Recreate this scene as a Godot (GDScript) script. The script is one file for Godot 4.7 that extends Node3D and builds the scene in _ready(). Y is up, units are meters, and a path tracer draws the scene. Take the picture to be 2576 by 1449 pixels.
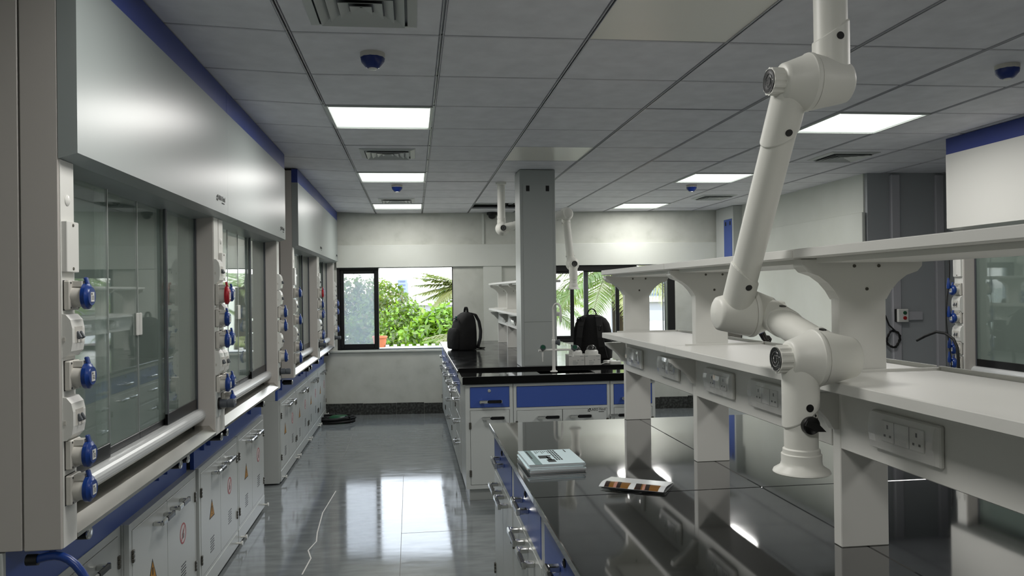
extends Node3D

# ---------------------------------------------------------------- geometry
class Geo:
	var P := PackedVector3Array()
	var N := PackedVector3Array()
	var U := PackedVector2Array()
	var X := Transform3D.IDENTITY

	func at(t: Transform3D) -> Geo:
		X = t
		return self

	func v(a: Vector3, b: Vector3, c: Vector3, na: Vector3, nb: Vector3, nc: Vector3, ua := Vector2.ZERO, ub := Vector2.ZERO, uc := Vector2.ZERO) -> void:
		var A := X * a
		var B := X * b
		var C := X * c
		var la := (X.basis * na).normalized()
		var lb := (X.basis * nb).normalized()
		var lc := (X.basis * nc).normalized()
		if (B - A).cross(C - A).dot(la + lb + lc) > 0.0:
			P.append_array([A, C, B])
			N.append_array([la, lc, lb])
			U.append_array([ua, uc, ub])
		else:
			P.append_array([A, B, C])
			N.append_array([la, lb, lc])
			U.append_array([ua, ub, uc])

	func tri(a: Vector3, b: Vector3, c: Vector3, hint: Vector3) -> void:
		var n := (b - a).cross(c - a).normalized()
		if n.dot(hint) < 0.0:
			n = -n
		v(a, b, c, n, n, n)

	func quad(a: Vector3, b: Vector3, c: Vector3, d: Vector3, hint: Vector3) -> void:
		var n := (b - a).cross(c - a)
		if n.length() < 1e-12:
			n = (c - a).cross(d - a)
		n = n.normalized()
		if n.dot(hint) < 0.0:
			n = -n
		v(a, b, c, n, n, n, Vector2(0, 1), Vector2(1, 1), Vector2(1, 0))
		v(a, c, d, n, n, n, Vector2(0, 1), Vector2(1, 0), Vector2(0, 0))

	# box by centre and size, with chamfered edges
	func box(c: Vector3, s: Vector3, b := 0.0) -> Geo:
		var h := s * 0.5
		b = minf(b, minf(h.x, minf(h.y, h.z)) * 0.9)
		var i := h - Vector3(b, b, b)
		for ax in 3:
			var a1 := (ax + 1) % 3
			var a2 := (ax + 2) % 3
			for sg in [-1.0, 1.0]:
				var q := []
				for k in [[-1, -1], [1, -1], [1, 1], [-1, 1]]:
					var p := Vector3.ZERO
					p[ax] = h[ax] * sg
					p[a1] = i[a1] * k[0]
					p[a2] = i[a2] * k[1]
					q.append(c + p)
				var n := Vector3.ZERO
				n[ax] = sg
				quad(q[0], q[1], q[2], q[3], n)
		if b > 0.0:
			for ax in 3:
				var a1 := (ax + 1) % 3
				var a2 := (ax + 2) % 3
				for s1 in [-1.0, 1.0]:
					for s2 in [-1.0, 1.0]:
						var q := []
						for e in [[-1, 0], [1, 0], [1, 1], [-1, 1]]:
							var p := Vector3.ZERO
							p[ax] = i[ax] * e[0]
							p[a1] = (h[a1] if e[1] == 0 else i[a1]) * s1
							p[a2] = (i[a2] if e[1] == 0 else h[a2]) * s2
							q.append(c + p)
						var n := Vector3.ZERO
						n[a1] = s1
						n[a2] = s2
						quad(q[0], q[1], q[2], q[3], n)
			for sx in [-1.0, 1.0]:
				for sy in [-1.0, 1.0]:
					for sz in [-1.0, 1.0]:
						tri(c + Vector3(h.x * sx, i.y * sy, i.z * sz), c + Vector3(i.x * sx, h.y * sy, i.z * sz), c + Vector3(i.x * sx, i.y * sy, h.z * sz), Vector3(sx, sy, sz))
		return self

	func span(a: Vector3, b: Vector3, bev := 0.0) -> Geo:
		return box((a + b) * 0.5, (b - a).abs(), bev)

	# polygon in the x-y plane, from z = d0 to z = d1
	func prism(poly: PackedVector2Array, d0: float, d1: float) -> Geo:
		var idx := Geometry2D.triangulate_polygon(poly)
		for k in range(0, idx.size(), 3):
			for e in [[d0, -1.0], [d1, 1.0]]:
				tri(Vector3(poly[idx[k]].x, poly[idx[k]].y, e[0]), Vector3(poly[idx[k + 1]].x, poly[idx[k + 1]].y, e[0]), Vector3(poly[idx[k + 2]].x, poly[idx[k + 2]].y, e[0]), Vector3(0, 0, e[1] * signf(d1 - d0)))
		var area := 0.0
		for k in poly.size():
			area += poly[k].cross(poly[(k + 1) % poly.size()])
		for k in poly.size():
			var a := poly[k]
			var b := poly[(k + 1) % poly.size()]
			var e := b - a
			var n := Vector2(e.y, -e.x) * signf(area)
			quad(Vector3(a.x, a.y, d0), Vector3(b.x, b.y, d0), Vector3(b.x, b.y, d1), Vector3(a.x, a.y, d1), Vector3(n.x, n.y, 0))
		return self

	# profile of (radius, height) round the y axis
	func lathe(prof: Array, seg := 20) -> Geo:
		var sn := []
		for k in prof.size() - 1:
			var e: Vector2 = prof[k + 1] - prof[k]
			sn.append(Vector2(e.y, -e.x).normalized())
		for k in prof.size() - 1:
			var n0: Vector2 = sn[k]
			var n1: Vector2 = sn[k]
			if k > 0 and n0.dot(sn[k - 1]) > 0.75:
				n0 = (n0 + sn[k - 1]).normalized()
			if k < sn.size() - 1 and n1.dot(sn[k + 1]) > 0.75:
				n1 = (n1 + sn[k + 1]).normalized()
			var p0: Vector2 = prof[k]
			var p1: Vector2 = prof[k + 1]
			for s in seg:
				var t0 := TAU * s / seg
				var t1 := TAU * (s + 1) / seg
				var d0 := Vector3(cos(t0), 0, sin(t0))
				var d1 := Vector3(cos(t1), 0, sin(t1))
				var up := Vector3.UP
				var a := d0 * p0.x + up * p0.y
				var b := d1 * p0.x + up * p0.y
				var c := d1 * p1.x + up * p1.y
				var d := d0 * p1.x + up * p1.y
				if p0.x > 1e-6:
					v(a, b, c, d0 * n0.x + up * n0.y, d1 * n0.x + up * n0.y, d1 * n1.x + up * n1.y)
				if p1.x > 1e-6:
					v(a, c, d, d0 * n0.x + up * n0.y, d1 * n1.x + up * n1.y, d0 * n1.x + up * n1.y)
		return self

	# round bar along a polyline; r is one radius or one per point
	func tube(pts: Array, r, seg := 10, caps := true) -> Geo:
		var rings := []
		var nr := []
		var side := Vector3.ZERO
		for k in pts.size():
			var t: Vector3
			if k == 0:
				t = pts[1] - pts[0]
			elif k == pts.size() - 1:
				t = pts[k] - pts[k - 1]
			else:
				t = (pts[k + 1] - pts[k]).normalized() + (pts[k] - pts[k - 1]).normalized()
			t = t.normalized()
			if side == Vector3.ZERO:
				side = t.cross(Vector3.UP if absf(t.y) < 0.9 else Vector3.RIGHT).normalized()
			side = (side - t * side.dot(t)).normalized()
			var up := side.cross(t)
			var ring := []
			var nn := []
			var rad: float = r[k] if r is Array else r
			for s in seg:
				var a := TAU * s / seg
				var d := side * cos(a) + up * sin(a)
				ring.append(pts[k] + d * rad)
				nn.append(d)
			rings.append(ring)
			nr.append(nn)
		for k in pts.size() - 1:
			for s in seg:
				var z := (s + 1) % seg
				v(rings[k][s], rings[k][z], rings[k + 1][z], nr[k][s], nr[k][z], nr[k + 1][z])
				v(rings[k][s], rings[k + 1][z], rings[k + 1][s], nr[k][s], nr[k + 1][z], nr[k + 1][s])
		if caps:
			for e in [[0, 1], [pts.size() - 1, pts.size() - 2]]:
				for s in seg:
					tri(pts[e[0]], rings[e[0]][s], rings[e[0]][(s + 1) % seg], pts[e[0]] - pts[e[1]])
		return self

	# flat band along a polyline: width along w, thickness th
	func strap(pts: Array, w: Vector3, th: float) -> Geo:
		for k in pts.size() - 1:
			var a: Vector3 = pts[k]
			var b: Vector3 = pts[k + 1]
			var t := (b - a).normalized()
			var n := t.cross(w).normalized() * th * 0.5
			var h := w * 0.5
			quad(a - h + n, a + h + n, b + h + n, b - h + n, n)
			quad(a - h - n, a + h - n, b + h - n, b - h - n, -n)
			quad(a + h + n, a + h - n, b + h - n, b + h + n, w)
			quad(a - h + n, a - h - n, b - h - n, b - h + n, -w)
		return self

	# skin over stacked sections [centre, half width x, half depth z, roundness]
	func loft(secs: Array, seg := 28) -> Geo:
		var pts := []
		for s in secs:
			var row := []
			for k in seg:
				var a := TAU * k / seg
				var q: float = 2.0 / s[3]
				var cx := signf(cos(a)) * pow(absf(cos(a)), q)
				var cz := signf(sin(a)) * pow(absf(sin(a)), q)
				row.append(s[0] + Vector3(cx * s[1], 0, cz * s[2]))
			pts.append(row)
		var nn := []
		for k in secs.size():
			var row := []
			for s in seg:
				var du: Vector3 = pts[k][(s + 1) % seg] - pts[k][(s + seg - 1) % seg]
				var dv: Vector3 = pts[mini(k + 1, secs.size() - 1)][s] - pts[maxi(k - 1, 0)][s]
				var n := du.cross(dv).normalized()
				if n.dot(pts[k][s] - secs[k][0]) < 0.0:
					n = -n
				row.append(n)
			nn.append(row)
		for k in secs.size() - 1:
			for s in seg:
				var z := (s + 1) % seg
				v(pts[k][s], pts[k][z], pts[k + 1][z], nn[k][s], nn[k][z], nn[k + 1][z])
				v(pts[k][s], pts[k + 1][z], pts[k + 1][s], nn[k][s], nn[k + 1][z], nn[k + 1][s])
		for e in [[0, -1.0], [secs.size() - 1, 1.0]]:
			for s in seg:
				tri(secs[e[0]][0], pts[e[0]][s], pts[e[0]][(s + 1) % seg], Vector3(0, e[1], 0))
		return self

static func mesh_of(parts: Array) -> ArrayMesh:
	var m := ArrayMesh.new()
	for k in range(0, parts.size(), 2):
		var g: Geo = parts[k]
		if g.P.is_empty():
			continue
		var a := []
		a.resize(Mesh.ARRAY_MAX)
		a[Mesh.ARRAY_VERTEX] = g.P
		a[Mesh.ARRAY_NORMAL] = g.N
		a[Mesh.ARRAY_TEX_UV] = g.U
		m.add_surface_from_arrays(Mesh.PRIMITIVE_TRIANGLES, a)
		m.surface_set_material(m.get_surface_count() - 1, parts[k + 1])
	return m

# ---------------------------------------------------------------- nodes
var used := {}
func numbered(called: String) -> String:
	var k: int = used.get(called, -1) + 1
	used[called] = k
	return called if k == 0 else "%s_%03d" % [called, k]

func put(called: String, mesh: Mesh, parent: Node = null) -> MeshInstance3D:
	var o := MeshInstance3D.new()
	o.mesh = mesh
	if parent == null:
		o.name = numbered(called)
		add_child(o)
	else:
		o.name = called
		parent.add_child(o, true)
	return o

func obj(called: String, g: Geo, mat: Material, parent: Node = null) -> MeshInstance3D:
	return put(called, mesh_of([g, mat]), parent)

func tag(o: Node, label: String, category: String, group := "") -> Node:
	o.set_meta("label", label)
	o.set_meta("category", category)
	if group:
		o.set_meta("group", group)
	return o

func thing(called: String, label: String, category: String, at := Vector3.ZERO, turn := 0.0, group := "") -> Node3D:
	var o := Node3D.new()
	o.name = numbered(called)
	add_child(o)
	o.position = at
	o.rotation.y = turn
	tag(o, label, category, group)
	return o

func struct(called: String, g: Geo, mat: Material, parent: Node = null) -> MeshInstance3D:
	var o := obj(called, g, mat, parent)
	if parent == null:
		o.set_meta("kind", "structure")
	return o

func dup(root: Node3D, at: Vector3, turn: float, label := "", group := "") -> Node3D:
	var r: Node3D = root.duplicate()
	r.name = numbered(String(root.name).rstrip("0123456789_"))
	add_child(r)
	r.position = at
	r.rotation.y = turn
	if label:
		r.set_meta("label", label)
	if group:
		r.set_meta("group", group)
	return r

static func T(o: Vector3, ex := Vector3.RIGHT, ey := Vector3.UP, ez := Vector3.BACK) -> Transform3D:
	return Transform3D(Basis(ex, ey, ez), o)

# frame whose y axis runs along d
static func along(o: Vector3, d: Vector3) -> Transform3D:
	var y := d.normalized()
	var x := y.cross(Vector3.BACK if absf(y.z) < 0.9 else Vector3.RIGHT).normalized()
	return Transform3D(Basis(x, y, x.cross(y)), o)

# ---------------------------------------------------------------- materials
var M := {}
func mat(called: String, c: Color, rough := 0.5, metal := 0.0) -> StandardMaterial3D:
	var m := StandardMaterial3D.new()
	m.resource_name = called
	m.albedo_color = c
	m.roughness = rough
	m.metallic = metal
	M[called] = m
	return m

func noise_tex(freq: float, lo: Color, hi: Color, size := 512, oct := 4, sd := 1, mid := 0.5) -> NoiseTexture2D:
	var n := FastNoiseLite.new()
	n.seed = sd
	n.frequency = freq
	n.fractal_octaves = oct
	n.noise_type = FastNoiseLite.TYPE_SIMPLEX_SMOOTH
	var t := NoiseTexture2D.new()
	t.width = size
	t.height = size
	t.seamless = true
	t.noise = n
	var g := Gradient.new()
	g.offsets = PackedFloat32Array([0.0, mid, 1.0])
	g.colors = PackedColorArray([lo, lo.lerp(hi, 0.5), hi])
	t.color_ramp = g
	return t

func grey(v: float) -> Color:
	return Color(v, v, v)

func triplanar(m: StandardMaterial3D, scale: Vector3) -> void:
	m.uv1_triplanar = true
	m.uv1_world_triplanar = true
	m.uv1_scale = scale

func make_materials() -> void:
	var m := mat("wall_paint", Color(0.83, 0.845, 0.82), 0.7)
	m.albedo_texture = noise_tex(0.006, Color(0.95, 0.95, 0.94), Color(1, 1, 1), 512, 5, 3)
	triplanar(m, Vector3(0.35, 0.35, 0.35))
	m = mat("stained_wall", Color(0.80, 0.81, 0.78), 0.75)
	m.albedo_texture = noise_tex(0.012, Color(0.9, 0.905, 0.895), Color(1, 1, 1), 512, 5, 8, 0.3)
	triplanar(m, Vector3(0.6, 0.6, 0.6))
	mat("grey_wall", Color(0.64, 0.655, 0.665), 0.55)
	mat("grey_trim", Color(0.70, 0.70, 0.72), 0.5)
	m = mat("ceiling_tile", Color(0.92, 0.92, 0.94), 0.62)
	m.albedo_texture = noise_tex(0.02, Color(0.94, 0.94, 0.94), Color(1, 1, 1), 256, 4, 5)
	triplanar(m, Vector3(1.1, 1.1, 1.1))
	mat("smooth_tile", Color(0.95, 0.94, 0.90), 0.3)
	mat("grid_metal", Color(0.72, 0.72, 0.74), 0.3, 0.3)
	mat("void", Color(0.10, 0.10, 0.11), 0.9)
	mat("plenum", Color(0.55, 0.55, 0.55), 0.9)
	m = mat("floor_stone", Color(0.51, 0.53, 0.535), 0.12)
	m.albedo_texture = noise_tex(0.012, Color(0.82, 0.83, 0.83), Color(1, 1, 1), 1024, 5, 11)
	m.roughness_texture = noise_tex(0.014, grey(0.45), grey(1.0), 1024, 5, 12)
	m.roughness_texture_channel = BaseMaterial3D.TEXTURE_CHANNEL_RED
	m.heightmap_enabled = true
	m.heightmap_scale = 0.015
	m.heightmap_texture = noise_tex(0.008, grey(0), grey(1), 512, 3, 13)
	triplanar(m, Vector3(0.28, 0.4, 0.95))
	m = mat("skirting_stone", Color(0.36, 0.37, 0.355), 0.7)
	m.albedo_texture = noise_tex(0.03, Color(0.2, 0.21, 0.2), Color(1, 1, 1), 512, 5, 21)
	triplanar(m, Vector3(1.5, 1.5, 1.5))
	mat("white_metal", Color(0.73, 0.745, 0.735), 0.36)
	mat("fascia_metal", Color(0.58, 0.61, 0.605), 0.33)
	mat("side_metal", Color(0.71, 0.695, 0.675), 0.45)
	mat("column_metal", Color(0.64, 0.66, 0.65), 0.4)
	mat("warm_white", Color(0.85, 0.85, 0.83), 0.42)
	mat("blue", Color(0.21, 0.315, 0.60), 0.38)
	mat("blue_band", Color(0.185, 0.25, 0.53), 0.4)
	mat("blue_plastic", Color(0.06, 0.20, 0.47), 0.3)
	mat("blue_tape", Color(0.03, 0.15, 0.42), 0.35)
	mat("red_plastic", Color(0.62, 0.05, 0.12), 0.35)
	mat("grey_plastic", Color(0.76, 0.75, 0.72), 0.45)
	mat("dark_grey_plastic", Color(0.30, 0.32, 0.34), 0.4)
	mat("white_plastic", Color(0.84, 0.84, 0.82), 0.3)
	mat("arm_plastic", Color(0.90, 0.90, 0.87), 0.42)
	mat("black_plastic", Color(0.025, 0.026, 0.03), 0.35)
	mat("black_rubber", Color(0.03, 0.03, 0.032), 0.6)
	mat("chrome", Color(0.85, 0.85, 0.84), 0.14, 1.0)
	mat("silver", Color(0.78, 0.79, 0.79), 0.3, 0.85)
	mat("satin", Color(0.80, 0.81, 0.81), 0.32, 0.25)
	mat("dark_grip", Color(0.07, 0.07, 0.08), 0.2, 0.3)
	m = mat("steel", Color(0.74, 0.73, 0.70), 0.28, 1.0)
	m.roughness_texture = noise_tex(0.02, grey(0.7), grey(1.0), 256, 4, 31)
	m.roughness_texture_channel = BaseMaterial3D.TEXTURE_CHANNEL_RED
	triplanar(m, Vector3(4, 4, 0.6))
	mat("hinge", Color(0.42, 0.41, 0.38), 0.3, 0.9)
	m = mat("granite", Color(0.022, 0.023, 0.025), 0.07)
	m.metallic_specular = 0.75
	m.clearcoat_enabled = true
	m.clearcoat = 1.0
	m.clearcoat_roughness = 0.04
	m.roughness_texture = noise_tex(0.01, grey(0.6), grey(1.0), 512, 5, 41)
	m.roughness_texture_channel = BaseMaterial3D.TEXTURE_CHANNEL_RED
	triplanar(m, Vector3(1.2, 1.2, 1.2))
	m = mat("granite_dusty", Color(0.10, 0.105, 0.11), 0.2)
	m.roughness_texture = noise_tex(0.008, grey(0.45), grey(1.0), 512, 5, 42)
	m.roughness_texture_channel = BaseMaterial3D.TEXTURE_CHANNEL_RED
	triplanar(m, Vector3(1.0, 1.0, 0.6))
	mat("granite_edge", Color(0.008, 0.008, 0.010), 0.3).metallic_specular = 0.3
	m = mat("glass", Color(0.30, 0.34, 0.32, 0.12), 0.02)
	m.transparency = BaseMaterial3D.TRANSPARENCY_ALPHA
	m = mat("hood_glass", Color(0.64, 0.72, 0.68, 0.06), 0.02, 0.2)
	m.transparency = BaseMaterial3D.TRANSPARENCY_ALPHA
	m = mat("dusty_glass", Color(0.80, 0.84, 0.9, 0.28), 0.2)
	m.transparency = BaseMaterial3D.TRANSPARENCY_ALPHA
	m.backlight_enabled = true
	m.backlight = Color(0.22, 0.24, 0.26)
	m = mat("clear_dome", Color(0.2, 0.2, 0.2, 0.25), 0.03)
	m.transparency = BaseMaterial3D.TRANSPARENCY_ALPHA
	m = mat("sheet_plastic", Color(0.9, 0.9, 0.9, 0.14), 0.12)
	m.transparency = BaseMaterial3D.TRANSPARENCY_ALPHA
	mat("liner", Color(0.62, 0.64, 0.62), 0.5)
	mat("frame_black", Color(0.03, 0.032, 0.04), 0.4)
	mat("frame_grey", Color(0.32, 0.33, 0.35), 0.4, 0.4)
	m = mat("fabric", Color(0.014, 0.014, 0.017), 0.85)
	m.heightmap_enabled = true
	m.heightmap_scale = 0.25
	m.heightmap_texture = noise_tex(0.03, grey(0), grey(1), 256, 4, 51)
	triplanar(m, Vector3(3, 3, 3))
	mat("strap", Color(0.02, 0.02, 0.022), 0.7)
	mat("teal", Color(0.10, 0.36, 0.32), 0.5)
	mat("green_plastic", Color(0.03, 0.30, 0.17), 0.4)
	mat("cap_green", Color(0.04, 0.26, 0.18), 0.4)
	mat("button_red", Color(0.60, 0.05, 0.06), 0.35)
	mat("paper", Color(0.84, 0.92, 0.94), 0.45)
	mat("paper_band", Color(0.47, 0.56, 0.56), 0.5)
	mat("print_dark", Color(0.12, 0.16, 0.16), 0.6)
	mat("print_grey", Color(0.42, 0.47, 0.47), 0.6)
	mat("white_paper", Color(0.88, 0.89, 0.90), 0.25)
	mat("photo_ochre", Color(0.50, 0.34, 0.12), 0.3)
	mat("photo_brown", Color(0.16, 0.09, 0.08), 0.3)
	mat("photo_pink", Color(0.72, 0.52, 0.45), 0.3)
	mat("card", Color(0.78, 0.78, 0.76), 0.6)
	mat("sign_yellow", Color(0.70, 0.50, 0.16), 0.5)
	mat("sign_red", Color(0.66, 0.35, 0.36), 0.5)
	mat("sign_white", Color(0.82, 0.80, 0.80), 0.5)
	mat("lettering", Color(0.03, 0.03, 0.035), 0.5)
	mat("amber", Color(0.05, 0.02, 0.015), 0.12)
	mat("box_grey", Color(0.40, 0.39, 0.37), 0.6)
	m = mat("diffuser", Color(0.9, 0.95, 0.92), 0.5)
	m.emission_enabled = true
	m.emission = Color(0.97, 1.0, 0.97)
	m.emission_energy_multiplier = 1.25
	# outside
	for a in [["leaf_bright", Color(0.36, 0.50, 0.06)], ["leaf_mid", Color(0.25, 0.32, 0.07)], ["leaf_dull", Color(0.21, 0.25, 0.09)], ["leaf_brown", Color(0.29, 0.23, 0.10)], ["leaf_palm", Color(0.33, 0.41, 0.13)], ["leaf_palm_dry", Color(0.42, 0.41, 0.26)]]:
		m = mat(a[0], a[1], 0.45)
		m.backlight_enabled = true
		m.backlight = Color(0.5, 0.6, 0.2)
		m.cull_mode = BaseMaterial3D.CULL_DISABLED
	mat("bark", Color(0.23, 0.18, 0.13), 0.9)
	mat("ground", Color(0.62, 0.62, 0.55), 0.95)
	mat("concrete", Color(0.60, 0.60, 0.61), 0.9)
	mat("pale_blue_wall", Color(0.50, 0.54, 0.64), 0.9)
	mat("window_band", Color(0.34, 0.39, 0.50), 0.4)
	mat("white_roof", Color(0.70, 0.69, 0.67), 0.8)
	mat("brown_roof", Color(0.33, 0.26, 0.25), 0.8)
	mat("tile_roof", Color(0.58, 0.45, 0.33), 0.8)
	mat("terracotta", Color(0.72, 0.42, 0.28), 0.8)

# ---------------------------------------------------------------- scene
func _ready() -> void:
	# camera: eye 1.6 m above the floor, turned 7.5 degrees to the right of the aisle
	var cam := Camera3D.new()
	cam.name = "camera"
	add_child(cam)
	cam.position = Vector3(0, 1.6, 0)
	cam.fov = rad_to_deg(2.0 * atan(724.5 / 1958.0))
	cam.near = 0.05
	cam.far = 2000.0
	cam.basis = Basis(Vector3.UP, -atan(257.0 / 1958.0)) * Basis(Vector3.RIGHT, 0.0032) * Basis(Vector3.BACK, -0.0125)
	cam.current = true
	# hazy bright sky
	var env := Environment.new()
	env.background_mode = Environment.BG_SKY
	var sky := Sky.new()
	var sm := ProceduralSkyMaterial.new()
	sm.sky_top_color = Color(0.80, 0.87, 0.95)
	sm.sky_horizon_color = Color(0.97, 0.97, 0.96)
	sm.sky_curve = 0.2
	sm.sky_energy_multiplier = 1.75
	sm.ground_bottom_color = Color(0.5, 0.5, 0.46)
	sm.ground_horizon_color = Color(0.9, 0.9, 0.88)
	sm.ground_energy_multiplier = 1.3
	sky.sky_material = sm
	env.sky = sky
	env.tonemap_mode = Environment.TONE_MAPPER_LINEAR
	env.tonemap_exposure = 1.5
	env.sdfgi_enabled = true
	env.ssao_enabled = true
	env.ssil_enabled = true
	var we := WorldEnvironment.new()
	we.name = "environment"
	we.environment = env
	add_child(we)
	# sun, high and behind the building: it lights the trees, not the room
	var sun := DirectionalLight3D.new()
	sun.name = "sun"
	add_child(sun)
	sun.light_color = Color(1.0, 0.96, 0.88)
	sun.light_energy = 0.9
	sun.light_angular_distance = 0.6
	sun.shadow_enabled = true
	sun.basis = Basis.looking_at(Vector3(-0.35, -0.85, -0.4).normalized())
	lamp_energy = 1.15

	make_materials()
	build_room()
	build_ceiling()
	build_windows()
	build_left_hoods()
	build_benches()
	build_racks()
	build_arms()
	build_right_side()
	build_small_things()
	build_outside()

var lamp_energy := 0.55
const CEIL := 2.63
var PALE_LINE := [Vector3(-0.611, 0.0007, -6.42), Vector3(-0.648, 0.0007, -5.80), Vector3(-0.632, 0.0007, -5.33), Vector3(-0.616, 0.0007, -5.14), Vector3(-0.646, 0.0007, -4.97), Vector3(-0.611, 0.0007, -4.82), Vector3(-0.627, 0.0007, -4.55)]  # course of the thin pale wavy strip on the floor
# the end wall runs at a slight angle to the benches
var wall_frame := Transform3D(Basis(Vector3.UP, -0.075), Vector3(0, 0, -10.31))
# the ceiling grid is turned a little against the benches
var grid_frame := Transform3D(Basis(Vector3.UP, -0.0045) * Basis(Vector3.BACK, 0.0035), Vector3(0, 2.631, 0))
const GX := -1.075
const GZ := -3.147

func W(g: Geo) -> Geo:
	return g.at(wall_frame)

func build_room() -> void:
	var o := struct("floor", Geo.new().span(Vector3(-2.2, -0.25, -10.9), Vector3(5.3, 0, 3.4)), M.floor_stone)
	for q in [[-0.076, -6.9, -0.073, -4.0], [-0.073, -5.217, 0.36, -5.214], [-0.66, -9.4, -0.657, -6.6]]:
		obj("floor_joint", Geo.new().span(Vector3(q[0], -0.001, q[1]), Vector3(q[2], 0.0006, q[3])), M.box_grey, o)
	# thin pale wavy strip laid on the floor down the aisle
	var pale_line := Geo.new()
	var cp := PALE_LINE
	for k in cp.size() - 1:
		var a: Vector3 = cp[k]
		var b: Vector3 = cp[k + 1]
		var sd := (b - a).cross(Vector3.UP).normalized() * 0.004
		pale_line.quad(a - sd, a + sd, b + sd, b - sd, Vector3.UP)
	obj("pale_floor_line", pale_line, M.white_plastic, o)
	# end wall with two window openings
	var g := W(Geo.new())
	var t := -0.24
	g.span(Vector3(-2.2, 0, t), Vector3(-0.95, 1.93, 0))
	g.span(Vector3(-0.95, 0, t), Vector3(0.565, 0.845, 0))
	g.span(Vector3(0.565, 0, t), Vector3(1.50, 1.93, 0))
	g.span(Vector3(1.50, 0, t), Vector3(3.53, 0.90, 0))
	g.span(Vector3(3.53, 0, t), Vector3(5.4, 1.93, 0))
	g.span(Vector3(-2.2, 1.93, t), Vector3(5.4, 3.0, 0))
	o = struct("wall_back", g, M.stained_wall)
	struct("trim_1", W(Geo.new()).span(Vector3(-0.95, 1.922, 0.0), Vector3(4.3, 2.215, 0.035), 0.004), M.wall_paint)
	struct("trim_2", W(Geo.new()).span(Vector3(0.965, 0, 0), Vector3(1.21, 1.92, 0.03), 0.003), M.wall_paint)
	struct("trim_3", W(Geo.new()).span(Vector3(0.955, 2.215, 0), Vector3(0.985, 2.62, 0.02), 0.003), M.wall_paint)
	struct("trim_4", W(Geo.new()).span(Vector3(-1.05, 0.815, -0.24), Vector3(0.62, 0.845, 0.025), 0.004), M.wall_paint)
	# stone skirting, piece by piece
	var sk := Node3D.new()
	sk.name = "baseboard_back"
	add_child(sk)
	sk.set_meta("kind", "structure")
	var xs := [-1.2, -0.62, -0.19, 0.17, 0.46, 0.9, 1.4, 1.9, 2.4, 2.9, 3.3, 3.68, 4.2]
	var hs := [0.150, 0.146, 0.148, 0.138, 0.16, 0.15, 0.15, 0.15, 0.15, 0.15, 0.155, 0.165]
	for k in xs.size() - 1:
		obj("skirting_stone", W(Geo.new()).span(Vector3(xs[k] + 0.002, 0, -0.005), Vector3(xs[k + 1] - 0.002, hs[k], 0.018), 0.003), M.skirting_stone, sk)
	# other walls
	struct("wall_left", Geo.new().span(Vector3(-2.2, 0, -10.9), Vector3(-1.95, 3.0, 3.4)), M.wall_paint)
	struct("wall_front", Geo.new().span(Vector3(-2.2, 0, 3.15), Vector3(5.3, 3.0, 3.4)), M.wall_paint)
	struct("wall_right", Geo.new().span(Vector3(4.185, 0, -10.4), Vector3(4.45, 3.0, -6.74)), M.wall_paint)
	struct("trim_5", Geo.new().span(Vector3(4.155, 0, -10.1), Vector3(4.186, 2.285, -6.715), 0.004), M.wall_paint)
	struct("wall_recess", Geo.new().span(Vector3(4.20, 0, -6.95), Vector3(5.3, 3.0, -6.70)), M.grey_wall)
	struct("wall_right_near", Geo.new().span(Vector3(5.0, 0, -6.8), Vector3(5.3, 3.0, 3.4)), M.grey_wall)
	struct("trim_6", Geo.new().span(Vector3(4.42, 0, -6.71), Vector3(4.51, 2.63, -6.668), 0.008), M.grey_trim)
	struct("trim_7", Geo.new().span(Vector3(4.87, 0, -6.71), Vector3(4.955, 2.63, -6.675), 0.006), M.grey_trim)

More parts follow.
